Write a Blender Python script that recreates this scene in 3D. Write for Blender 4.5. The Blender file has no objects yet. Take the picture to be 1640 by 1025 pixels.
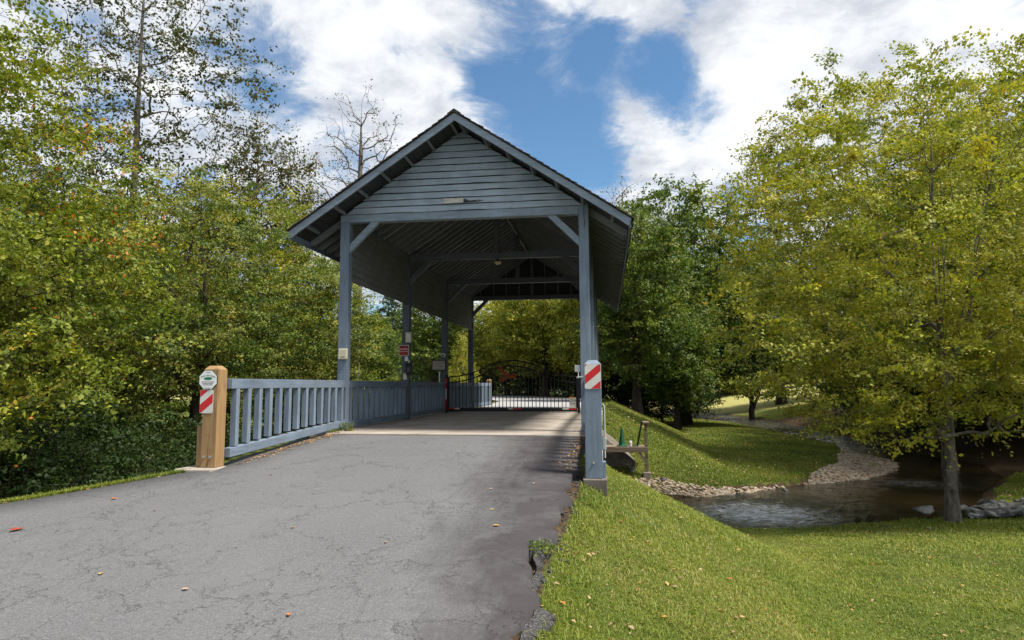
import bpy, math, random
import numpy as np
from mathutils import Vector, Matrix

C = bpy.context.scene.collection
SC = bpy.context.scene

# ------------------------------------------------------------------ camera
cam_d = bpy.data.cameras.new("camera")
cam_d.sensor_fit = 'HORIZONTAL'; cam_d.sensor_width = 36.0
cam_d.lens = 36.0 * 1051.67 / 1640.0
cam_d.clip_start = 0.05; cam_d.clip_end = 2000
cam = bpy.data.objects.new("camera", cam_d); C.objects.link(cam)
YAW, PITCH, ROLL = .1416, .099, -.0031
_f = Vector((-math.sin(YAW) * math.cos(PITCH), math.cos(YAW) * math.cos(PITCH), math.sin(PITCH)))
_r = Vector((math.cos(YAW), math.sin(YAW), 0)); _u = _r.cross(_f)
_r2 = math.cos(ROLL) * _r + math.sin(ROLL) * _u; _u2 = math.cos(ROLL) * _u - math.sin(ROLL) * _r
M = Matrix.Identity(4)
for i in range(3):
    M[i][0] = _r2[i]; M[i][1] = _u2[i]; M[i][2] = -_f[i]
M[2][3] = .86
cam.matrix_world = M
SC.camera = cam

# ------------------------------------------------------------------ light and exposure
SUN_EL, SUN_AZ = 60.0, 104.0            # azimuth clockwise from +Y
sun_d = bpy.data.lights.new("sun", 'SUN'); sun_d.energy = 4.0; sun_d.angle = math.radians(13)
sun_d.color = (1, .94, .84)
sun = bpy.data.objects.new("sun", sun_d); C.objects.link(sun)
_e, _a = math.radians(SUN_EL), math.radians(SUN_AZ)
sdir = Vector((math.sin(_a) * math.cos(_e), math.cos(_a) * math.cos(_e), math.sin(_e)))
sun.rotation_euler = sdir.to_track_quat('Z', 'Y').to_euler()
SC.view_settings.view_transform = 'Standard'
SC.view_settings.look = 'None'
SC.view_settings.exposure = 1.06
SC.view_settings.gamma = 1
try:
    SC.cycles.use_denoising = True
    SC.cycles.max_bounces = 8; SC.cycles.transparent_max_bounces = 6
    SC.cycles.sample_clamp_indirect = 6
except Exception:
    pass

class NT:
    """tiny node helper"""
    def __init__(s, tree): s.t = tree; s.n = tree.nodes; s.l = tree.links
    def new(s, typ, **kw):
        nd = s.n.new(typ)
        for k, v in kw.items():
            if k.startswith('_'): nd.inputs[k[1:].replace('_', ' ')].default_value = v
            else: setattr(nd, k, v)
        return nd
    def link(s, a, b): s.l.new(a, b); return b
    def math(s, op, a, b=None, clamp=False):
        nd = s.n.new('ShaderNodeMath'); nd.operation = op; nd.use_clamp = clamp
        for i, v in enumerate((a, b)):
            if v is None: continue
            if isinstance(v, (int, float)): nd.inputs[i].default_value = v
            else: s.l.new(v, nd.inputs[i])
        return nd.outputs[0]
    def mix(s, f, a, b, blend='MIX'):
        nd = s.n.new('ShaderNodeMix'); nd.data_type = 'RGBA'; nd.blend_type = blend
        for k, v in ((0, f), (6, a), (7, b)):
            if isinstance(v, (int, float)): nd.inputs[k].default_value = v
            elif isinstance(v, (tuple, list)): nd.inputs[k].default_value = (*v[:3], 1)
            else: s.l.new(v, nd.inputs[k])
        return nd.outputs[2]
    def ramp(s, f, stops, interp='LINEAR'):
        nd = s.n.new('ShaderNodeValToRGB'); cr = nd.color_ramp; cr.interpolation = interp
        while len(cr.elements) < len(stops): cr.elements.new(.5)
        for e, (p, c) in zip(cr.elements, stops):
            e.position = p
            if isinstance(c, (int, float)): c = (c, c, c)
            e.color = (*c[:3], 1)
        s.l.new(f, nd.inputs[0]); return nd.outputs[0]
    def noise(s, vec, scale, detail=3, rough=.55, dist=0):
        nd = s.n.new('ShaderNodeTexNoise'); nd.inputs['Scale'].default_value = scale
        nd.inputs['Detail'].default_value = detail; nd.inputs['Roughness'].default_value = rough
        nd.inputs['Distortion'].default_value = dist
        if vec is not None: s.l.new(vec, nd.inputs['Vector'])
        return nd.outputs[0]
    def mapping(s, vec, scale=(1, 1, 1), loc=(0, 0, 0), rot=(0, 0, 0)):
        nd = s.n.new('ShaderNodeMapping'); nd.inputs['Scale'].default_value = scale
        nd.inputs['Location'].default_value = loc; nd.inputs['Rotation'].default_value = rot
        s.l.new(vec, nd.inputs['Vector']); return nd.outputs[0]

# ------------------------------------------------------------------ world: sky with broken cloud
world = bpy.data.worlds.new("World"); SC.world = world; world.use_nodes = True
w = NT(world.node_tree); w.n.clear()
tc = w.new('ShaderNodeTexCoord'); dirv = tc.outputs['Generated']
sky = w.new('ShaderNodeTexSky'); sky.sky_type = 'NISHITA'; sky.sun_disc = False
sky.sun_elevation = _e; sky.sun_rotation = _a
sky.air_density = 1.0; sky.dust_density = .6; sky.ozone_density = 2.0
bg1 = w.new('ShaderNodeBackground'); bg1.inputs['Strength'].default_value = .070
w.link(w.mix(1.0, sky.outputs[0], (.74, .98, 1.06), 'MULTIPLY'), bg1.inputs['Color'])
sep = w.new('ShaderNodeSeparateXYZ'); w.link(dirv, sep.inputs[0])
den = w.math('ADD', w.math('MAXIMUM', sep.outputs[2], 0.0), .22)
comb = w.new('ShaderNodeCombineXYZ')
w.link(w.math('DIVIDE', sep.outputs[0], den), comb.inputs[0])
w.link(w.math('DIVIDE', sep.outputs[1], den), comb.inputs[1])
P = comb.outputs[0]
n1 = w.math('ADD', w.math('MULTIPLY', w.math('SUBTRACT', w.noise(P, 3.3, 13, .66, .35), .5), 2.1), .5)
n2 = w.noise(P, 4.6, 7, .62, .2)
def blob(d, r0, r1, amp):
    vm = w.new('ShaderNodeVectorMath', operation='DOT_PRODUCT')
    w.link(dirv, vm.inputs[0]); vm.inputs[1].default_value = d
    mr = w.new('ShaderNodeMapRange', interpolation_type='SMOOTHSTEP'); w.link(vm.outputs['Value'], mr.inputs[0])
    mr.inputs[1].default_value = math.cos(math.radians(r1)); mr.inputs[2].default_value = math.cos(math.radians(r0))
    mr.inputs[3].default_value = 0; mr.inputs[4].default_value = amp
    return mr.outputs[0]
dens = w.math('ADD', n1, .22)
for d, r0, r1, amp in [
    ((-.0726, .8952, .4398), 1, 8, -0.336), ((-.0311, .9357, .3515), 0, 6, -0.302), ((-.1039, .9297, .3534), 0, 5, -0.252), ((-.03, .95, .31), 0, 5, -0.210),
    ((-.1395, .8638, .4841), 0, 5, -0.185), ((.0328, .8891, .4565), 0, 5, -0.218), ((.1099, .9076, .4052), 0, 4.5, -0.286), ((.08, .90, .43), 0, 3, -0.168), ((-.15, .90, .41), 0, 4, -0.151),
    ((-.4602, .774, .4349), 0, 5, -0.185), ((-.4319, .806, .4048), 0, 4, -0.168), ((-.40, .78, .48), 0, 4, -0.134),
    ((.041, .9336, .356), 0, 4.5, .26), ((.09, .92, .38), 0, 3, .0), ((.058, .8585, .5094), 0, 4, .16), ((.1984, .8873, .4163), 0, 7, .26), ((.335, .8244, .4563), 0, 13, .30),
    ((-.293, .8363, .4633), 0, 7, .16), ((-.254, .8913, .3755), 0, 6, .22), ((-.369, .802, .469), 0, 5, .12)]:
    dens = w.math('ADD', dens, blob(d, r0, r1, amp))
mask = w.ramp(dens, [(.28, 0), (.44, .14), (.56, .42), (.68, .82), (.86, 1)])
shade = w.ramp(w.math('ADD', w.math('MULTIPLY', n2, .5), w.math('MULTIPLY', w.noise(P, 1.3, 5, .55), .5)),
               [(.40, (1.08, 1.08, 1.08)), (.47, (.92, .94, .97)), (.54, (.66, .70, .77)), (.64, (.44, .48, .56))])
bg2 = w.new('ShaderNodeBackground'); bg2.inputs["Strength"].default_value = .50
w.link(shade, bg2.inputs['Color'])
mx = w.new('ShaderNodeMixShader'); w.link(mask, mx.inputs[0]); w.link(bg1.outputs[0], mx.inputs[1]); w.link(bg2.outputs[0], mx.inputs[2])
wo = w.new('ShaderNodeOutputWorld'); w.link(mx.outputs[0], wo.inputs[0])

# ------------------------------------------------------------------ materials
MATS = {}
def mat(name, build):
    if name in MATS: return MATS[name]
    m = bpy.data.materials.new(name); m.use_nodes = True
    t = NT(m.node_tree); t.n.clear()
    out = t.new('ShaderNodeOutputMaterial'); bs = t.new('ShaderNodeBsdfPrincipled')
    t.link(bs.outputs[0], out.inputs[0])
    t.out = out; t.bs = bs
    t.oc = t.new('ShaderNodeTexCoord').outputs['Object']
    t.geo = t.new('ShaderNodeNewGeometry')
    t.pos = t.geo.outputs['Position']
    build(t, bs); MATS[name] = m; return m
def setc(t, bs, c, rough=.6, spec=.4, metal=0):
    if isinstance(c, (tuple, list)): bs.inputs['Base Color'].default_value = (*c[:3], 1)
    else: t.link(c, bs.inputs['Base Color'])
    bs.inputs['Roughness'].default_value = rough
    bs.inputs['Specular IOR Level'].default_value = spec
    bs.inputs['Metallic'].default_value = metal
def bump(t, bs, h, strength=.3, dist=.01):
    b = t.new('ShaderNodeBump'); b.inputs['Strength'].default_value = strength; b.inputs['Distance'].default_value = dist
    t.link(h, b.inputs['Height']); t.link(b.outputs[0], bs.inputs['Normal'])
def plain(name, c, rough=.6, metal=0, spec=.4, var=.18, sc=9):
    def b(t, bs):
        n = t.noise(t.pos, sc, 4)
        lo = tuple(x * (1 - var) for x in c); hi = tuple(min(1, x * (1 + var)) for x in c)
        setc(t, bs, t.ramp(n, [(.3, lo), (.7, hi)]), rough, spec, metal)
        bump(t, bs, t.noise(t.pos, sc * 6, 3), .12, .004)
    return mat(name, b)

def painted(name, base, axis, chips=.5, dirt=.25):
    """weathered paint on timber; axis = grain direction"""
    def b(t, bs):
        s = {'z': (26, 26, 1.6), 'x': (1.6, 26, 26), 'y': (26, 1.6, 26)}[axis]
        grain = t.noise(t.mapping(t.pos, s), 1.0, 6, .65)
        broad = t.noise(t.pos, 1.7, 4)
        lo = tuple(x * .68 for x in base); hi = tuple(x * 1.26 for x in base)
        col = t.ramp(t.math('ADD', t.math('MULTIPLY', grain, .6), t.math('MULTIPLY', broad, .4)), [(.33, lo), (.66, hi)])
        # grime patches
        g = t.ramp(t.noise(t.pos, 3.3, 5, .7), [(.52, 0), (.75, 1)])
        col = t.mix(t.math('MULTIPLY', g, dirt), col, (.06, .065, .06))
        # hairline checks
        s2 = {'z': (16, 16, .55), 'x': (.55, 16, 16), 'y': (16, .55, 16)}[axis]
        ck = t.noise(t.mapping(t.pos, s2), 1.0, 2, .5)
        line = t.ramp(t.math('ABSOLUTE', t.math('SUBTRACT', ck, .5)), [(0, 1), (.010, .0)])
        lm = t.ramp(t.noise(t.pos, 1.1, 2), [(.55, 0), (.62, 1)])
        col = t.mix(t.math('MULTIPLY', t.math('MULTIPLY', line, lm), .75), col, (.03, .03, .03))
        # flaked paint
        s3 = {'z': (30, 30, 7), 'x': (7, 30, 30), 'y': (30, 7, 30)}[axis]
        fl = t.ramp(t.noise(t.mapping(t.pos, s3), 1.0, 5, .7), [(.735 - .05 * chips, 0), (.745 - .05 * chips, 1)])
        col = t.mix(fl, col, (.50, .47, .42))
        setc(t, bs, col, .62, .35)
        bump(t, bs, t.math('ADD', grain, t.math('MULTIPLY', fl, -.4)), .35, .006)
    return mat(name, b)
BLUE = (.156, .200, .258)
M_PZ = painted('painted_timber_upright', BLUE, 'z', .6)
M_PX = painted('painted_timber_across', (.205, .252, .305), 'x', .7, .35)
M_PY = painted('painted_timber_along', (.140, .180, .234), 'y', .4)
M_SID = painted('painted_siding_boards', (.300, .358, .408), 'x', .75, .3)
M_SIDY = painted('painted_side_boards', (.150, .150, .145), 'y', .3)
M_RAFT = painted('painted_rafter', (.165, .170, .178), 'x', .4)
M_LOOK = painted('painted_lookout', (.150, .165, .185), 'x', .4)
M_INT = painted('shade_darkened_timber', (.105, .118, .132), 'x', .2, .4)  # weathered grey beams, colour darkened to carry the shade under the roof
M_INTZ = painted('shade_darkened_post', (.085, .102, .130), 'z', .3, .4)  # post paint again, with the under-roof shade put into its colour
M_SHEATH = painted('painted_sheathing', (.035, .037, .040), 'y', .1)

def b_timber(t, bs):
    rings = t.noise(t.mapping(t.pos, (15, 15, 1.1)), 1.0, 5, .6, .6)
    col = t.ramp(rings, [(.3, (.13, .075, .033)), (.52, (.31, .195, .090)), (.72, (.21, .125, .056))])
    kn = t.ramp(t.noise(t.pos, 7, 2), [(.70, 0), (.76, 1)])
    col = t.mix(t.math('MULTIPLY', kn, .7), col, (.10, .05, .02))
    setc(t, bs, col, .6, .3); bump(t, bs, rings, .3, .004)
M_TIMBER = mat('treated_pine', b_timber)
def b_greywood(t, bs):
    g = t.noise(t.mapping(t.pos, (3, 24, 24)), 1.0, 5, .6)
    setc(t, bs, t.ramp(g, [(.3, (.12, .085, .06)), (.7, (.30, .24, .18))]), .8, .2); bump(t, bs, g, .4, .005)
M_GREYWOOD = mat('weathered_boards', b_greywood)
def b_rawwood(t, bs):
    g = t.noise(t.mapping(t.pos, (5, 40, 60)), 1.0, 5, .7)
    setc(t, bs, t.ramp(g, [(.3, (.30, .27, .22)), (.65, (.62, .60, .54))]), .85, .1)
M_RAW = mat('bare_split_wood', b_rawwood)

def b_shingle(t, bs):
    n = t.noise(t.pos, 5, 4); sp = t.noise(t.pos, 160, 2)
    r = t.geo.outputs['Random Per Island']
    col = t.ramp(t.math('ADD', t.math('MULTIPLY', r, .5), t.math('MULTIPLY', n, .5)), [(.2, (.028, .024, .022)), (.8, (.085, .070, .060))])
    setc(t, bs, col, .95, .1); bump(t, bs, sp, .5, .004)
M_SHINGLE = mat('asphalt_shingles', b_shingle)

def b_asphalt(t, bs):
    sp = t.noise(t.pos, 95, 3, .75)
    sp2 = t.noise(t.pos, 38, 2, .6)
    br = t.noise(t.pos, .55, 4, .6)
    base = t.ramp(t.math('ADD', t.math('MULTIPLY', sp, .75), t.math('MULTIPLY', sp2, .25)),
                  [(.30, (.050, .050, .054)), (.46, (.098, .099, .105)), (.60, (.140, .141, .148)), (.72, (.31, .31, .31))])
    base = t.mix(t.ramp(br, [(.40, 0), (.7, .30)]), base, (.155, .154, .156))
    # darker patch down the right-hand wheel path and along the edge
    sx = t.new('ShaderNodeSeparateXYZ'); t.link(t.pos, sx.inputs[0])
    ww = t.math('ADD', t.math('MULTIPLY', t.math('SUBTRACT', t.noise(t.pos, .7, 7, .72), .5), 1.7), t.math('MULTIPLY', t.math('SUBTRACT', t.noise(t.mapping(t.pos, (9, 1.2, 1)), 1.0, 4, .7), .5), .7))
    e1 = t.math('ADD', t.math('ADD', sx.outputs[0], t.math('MULTIPLY', sx.outputs[1], .075)), ww)
    dk = t.ramp(t.math('MULTIPLY', t.math('ADD', e1, 1.6), .7), [(.28, 0), (.85, 1)])
    pat = t.ramp(t.noise(t.pos, 2.2, 5, .7), [(.30, .62), (.55, 1)])
    base = t.mix(t.math('MULTIPLY', t.math('MULTIPLY', dk, pat), .90), base, (.036, .031, .034))
    # dark joint line of patching at the bridge
    # cracks
    nd = t.new('ShaderNodeTexNoise'); nd.inputs['Scale'].default_value = 2.6; nd.inputs['Detail'].default_value = 5
    nd.inputs['Roughness'].default_value = .7; t.link(t.pos, nd.inputs['Vector'])
    def wv(amp):
        va = t.new('ShaderNodeVectorMath', operation='MULTIPLY_ADD')
        t.link(nd.outputs['Color'], va.inputs[0]); va.inputs[1].default_value = (amp,) * 3; t.link(t.pos, va.inputs[2]); return va.outputs[0]
    crs = None
    for sc_, wd, amp, lo, hi in ((.8, .006, .9, .42, .52), (2.0, .009, .6, .48, .58), (5.0, .013, .3, .58, .68)):
        vo = t.new('ShaderNodeTexVoronoi', feature='DISTANCE_TO_EDGE'); vo.inputs['Scale'].default_value = sc_
        t.link(wv(amp), vo.inputs['Vector'])
        ln = t.ramp(vo.outputs['Distance'], [(0, 1), (wd, 0)])
        m_ = t.ramp(t.noise(t.mapping(t.pos, loc=(sc_ * 7, 3, 0)), .75, 4, .65), [(lo, 0), (hi, 1)])
        c_ = t.math('MULTIPLY', ln, m_)
        crs = c_ if crs is None else t.math('MAXIMUM', crs, c_)
    base = t.mix(t.math('MULTIPLY', crs, .72), base, (.018, .016, .016))
    setc(t, bs, base, .88, .25)
    bump(t, bs, t.math('ADD', sp, t.math('MULTIPLY', crs, -2.0)), .55, .006)
M_ASPH = mat('old_asphalt', b_asphalt)
def b_asph2(t, bs):
    sp = t.noise(t.pos, 60, 4, .8)
    setc(t, bs, t.ramp(sp, [(.38, (.022, .021, .022)), (.56, (.085, .084, .086)), (.74, (.24, .235, .23))]), .95, .1); bump(t, bs, sp, 1.0, .015)
M_ASPH2 = mat('crumbled_asphalt', b_asph2)
def b_farroad(t, bs):
    setc(t, bs, t.ramp(t.noise(t.pos, 2.5, 5), [(.3, (.24, .24, .25)), (.7, (.36, .355, .35))]), .9, .2)
M_FROAD = mat('pale_asphalt', b_farroad)
def b_conc(t, bs):
    n = t.noise(t.pos, 1.3, 6, .65); f = t.noise(t.pos, 50, 3)
    col = t.ramp(n, [(.28, (.20, .165, .135)), (.5, (.30, .265, .23)), (.72, (.38, .345, .305))])
    st = t.ramp(t.noise(t.pos, 9, 4, .7), [(.62, 0), (.74, 1)])
    col = t.mix(t.math('MULTIPLY', st, .5), col, (.10, .075, .055))
    setc(t, bs, col, .85, .2); bump(t, bs, f, .3, .004)
M_CONC = mat('worn_concrete', b_conc)

def b_ground(t, bs):
    at_ = t.new('ShaderNodeAttribute'); at_.attribute_name = 'grassy'
    n = t.noise(t.pos, .5, 5, .6); n2 = t.noise(t.pos, 5, 5, .7); n3 = t.noise(t.pos, 40, 3, .7)
    g = t.ramp(t.math('ADD', t.math('ADD', t.math('MULTIPLY', n, .4), t.math('MULTIPLY', n2, .3)), t.math('MULTIPLY', n3, .3)),
               [(.34, (.030, .040, .010)), (.48, (.070, .090, .018)), (.60, (.115, .130, .028)), (.74, (.17, .15, .055))])
    thatch = t.ramp(t.noise(t.pos, 1.1, 5, .7), [(.56, 0), (.70, 1)])
    g = t.mix(t.math('MULTIPLY', thatch, .55), g, (.135, .095, .040))
    d = t.ramp(t.noise(t.pos, 14, 5, .7), [(.3, (.030, .021, .012)), (.55, (.075, .052, .030)), (.75, (.20, .15, .09))])
    k = t.math('ADD', at_.outputs['Fac'], t.math('MULTIPLY', t.math('SUBTRACT', n2, .5), .6))
    col = t.mix(t.ramp(k, [(.42, 0), (.58, 1)]), d, g)
    sy = t.new('ShaderNodeSeparateXYZ'); t.link(t.pos, sy.inputs[0])
    col = t.mix(t.math('MULTIPLY', t.ramp(t.math('MULTIPLY', sy.outputs[1], .01), [(.66, 0), (.72, 1)]), .8), col, (.36, .33, .12))
    setc(t, bs, col, .95, .1)
    bump(t, bs, t.math('ADD', n3, n2), .8, .04)
M_GROUND = mat('lawn_and_soil', b_ground)

def b_water(t, bs):
    wvec = t.mapping(t.pos, (1.0, 1.0, 1))
    rp = t.noise(t.mapping(t.pos, (1.5, 3.6, 1), rot=(0, 0, -.5)), 2.4, 6, .68, .4)
    fine = t.noise(t.mapping(t.pos, (5, 12, 1), rot=(0, 0, -.3)), 2.0, 4, .7, .3)
    rif = t.ramp(t.noise(t.pos, .30, 3), [(.42, .3), (.58, .8)])
    h = t.math('MULTIPLY', t.math('ADD', rp, t.math('MULTIPLY', fine, .35)), rif)
    col = t.ramp(t.noise(t.pos, .8, 4), [(.3, (.010, .007, .003)), (.7, (.030, .020, .009))])
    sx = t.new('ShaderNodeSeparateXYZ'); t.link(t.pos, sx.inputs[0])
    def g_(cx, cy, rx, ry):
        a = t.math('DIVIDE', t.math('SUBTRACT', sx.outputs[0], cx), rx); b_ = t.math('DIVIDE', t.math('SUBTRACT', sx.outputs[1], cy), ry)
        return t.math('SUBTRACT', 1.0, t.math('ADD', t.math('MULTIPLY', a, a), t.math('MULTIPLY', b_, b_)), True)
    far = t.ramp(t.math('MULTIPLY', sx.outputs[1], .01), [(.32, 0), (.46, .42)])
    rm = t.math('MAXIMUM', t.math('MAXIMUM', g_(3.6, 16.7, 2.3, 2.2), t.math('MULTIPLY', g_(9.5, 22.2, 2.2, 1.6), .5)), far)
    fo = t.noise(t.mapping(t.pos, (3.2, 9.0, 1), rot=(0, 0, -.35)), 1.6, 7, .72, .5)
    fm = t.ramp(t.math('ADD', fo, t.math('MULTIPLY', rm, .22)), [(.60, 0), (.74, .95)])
    col = t.mix(t.math('MULTIPLY', fm, rm, True), col, (.56, .60, .64))  # pale foam streaks that also paint in the silver sky reflection on riffles
    setc(t, bs, col, .035, .7); bs.inputs['IOR'].default_value = 1.36
    bump(t, bs, h, .8, .05)
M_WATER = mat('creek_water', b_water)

def b_rock(t, bs):
    r = t.new('ShaderNodeObjectInfo').outputs['Random']
    n = t.noise(t.pos, 4, 6, .7)
    a = t.ramp(n, [(.34, (.05, .05, .055)), (.5, (.20, .20, .205)), (.62, (.46, .45, .44))])
    col = t.mix(t.math('MULTIPLY', r, .5), a, (.14, .125, .105))
    setc(t, bs, col, .85, .25); bump(t, bs, t.noise(t.pos, 20, 5, .7), .6, .02)
M_ROCK = mat('grey_rock', b_rock)
def b_pebble(t, bs):
    r = t.geo.outputs['Random Per Island']
    col = t.ramp(r, [(0, (.12, .09, .06)), (.3, (.28, .21, .14)), (.6, (.42, .33, .24)), (.85, (.30, .26, .22)), (1, (.52, .44, .34))])
    setc(t, bs, col, .85, .25)
M_PEB = mat('river_stones', b_pebble)

def b_bark(c1, c2):
    def b(t, bs):
        n = t.noise(t.mapping(t.pos, (9, 9, 2.2)), 1.6, 6, .7)
        li = t.ramp(t.noise(t.pos, 5.5, 4, .7), [(.56, 0), (.66, 1)])
        col = t.ramp(n, [(.32, c1), (.66, c2)])
        col = t.mix(t.math('MULTIPLY', li, .55), col, tuple(min(1, x * 1.7) for x in c2))
        setc(t, bs, col, .95, .1); bump(t, bs, n, .8, .03)
    return b
M_BARK = mat('grey_bark', b_bark((.045, .038, .030), (.185, .165, .14)))
M_SOIL = plain('damp_soil', (.055, .042, .032), .95, var=.4, sc=3)
M_BARKD = mat('dark_bark', b_bark((.018, .014, .011), (.070, .056, .044)))

def leafmat(name, stops, trans=.30):
    def b(t, bs):
        at_ = t.new('ShaderNodeAttribute'); at_.attribute_name = 'tint'
        col = t.ramp(at_.outputs['Fac'], stops)
        setc(t, bs, col, .58, .25)
        tr = t.new('ShaderNodeBsdfTranslucent')
        t.link(t.mix(1.0, col, (1.25, 1.3, .6), 'MULTIPLY'), tr.inputs[0])
        mx = t.new('ShaderNodeMixShader'); mx.inputs[0].default_value = trans
        t.link(bs.outputs[0], mx.inputs[1]); t.link(tr.outputs[0], mx.inputs[2]); t.link(mx.outputs[0], t.out.inputs[0])
    return mat(name, b)
ML_YG = leafmat('leaf_yellow_green', [(0, (.072, .108, .014)), (.35, (.190, .228, .028)), (.7, (.350, .342, .050)), (.93, (.40, .34, .04)), (.965, (.42, .20, .03)), (1, (.38, .08, .02))])
ML_GR = leafmat('leaf_green', [(0, (.026, .054, .013)), (.45, (.088, .140, .028)), (.8, (.205, .232, .045)), (.97, (.24, .20, .03)), (1, (.32, .14, .03))])
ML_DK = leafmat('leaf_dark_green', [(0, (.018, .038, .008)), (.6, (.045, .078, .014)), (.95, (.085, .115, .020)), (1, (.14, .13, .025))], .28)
ML_OR = leafmat('leaf_autumn', [(0, (.064, .102, .014)), (.4, (.172, .212, .026)), (.75, (.34, .325, .042)), (.86, (.40, .28, .03)), (.93, (.50, .20, .03)), (1, (.46, .10, .02))])
ML_BR = leafmat('leaf_brown_green', [(0, (.030, .040, .014)), (.5, (.075, .085, .024)), (.85, (.12, .10, .035)), (1, (.19, .07, .04))], .25)
ML_BG = leafmat('leaf_hazy_blue_green', [(0, (.030, .055, .030)), (.6, (.066, .102, .050)), (1, (.12, .15, .07))], .2)  # bluish cast puts distance haze into the leaf colour
ML_GRASS = leafmat('grass_blade', [(0, (.045, .080, .012)), (.4, (.125, .180, .024)), (.75, (.225, .262, .040)), (.92, (.29, .28, .07)), (1, (.38, .30, .13))], .3)
ML_LIT = leafmat('dry_leaf', [(0, (.16, .09, .05)), (.4, (.38, .27, .16)), (.7, (.42, .27, .07)), (.9, (.34, .11, .03)), (1, (.16, .06, .03))], .15)

M_BLACK = plain('black_metal', (.012, .012, .013), .45, .3)
M_WHITE = plain('white_paint', (.72, .72, .70), .5, var=.06)
M_BEIGE = plain('beige_plastic', (.58, .54, .40), .5, var=.08)
M_GREYBOX = plain('grey_box', (.36, .38, .37), .5, var=.08)
M_RED = plain('reflective_red', (.50, .012, .014), .35, var=.08)
M_SILV = plain('reflective_silver', (.58, .57, .53), .35, var=.06)
M_DRED = plain('sign_red', (.27, .014, .018), .45, var=.1)
M_STEEL = plain('galvanised_steel', (.48, .49, .49), .35, .8)
M_GREENP = plain('dark_green_plastic', (.010, .090, .045), .45)
M_GREENI = plain('green_ink', (.010, .150, .075), .6)
M_INK = plain('black_ink', (.015, .015, .015), .6)
M_BROWNI = plain('brown_ink', (.11, .045, .030), .6)
M_RUST = plain('rusty_plate', (.23, .058, .022), .75, .2, var=.45, sc=12)
M_ORANGE = plain('orange_ink', (.65, .25, .05), .5)
M_BROWNM = plain('rust_metal', (.17, .08, .045), .7)
M_GLASS = plain('smoked_dome', (.01, .01, .012), .1, var=0)
M_BULB = plain('frosted_bowl', (.50, .40, .28), .3, var=.1)

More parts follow.
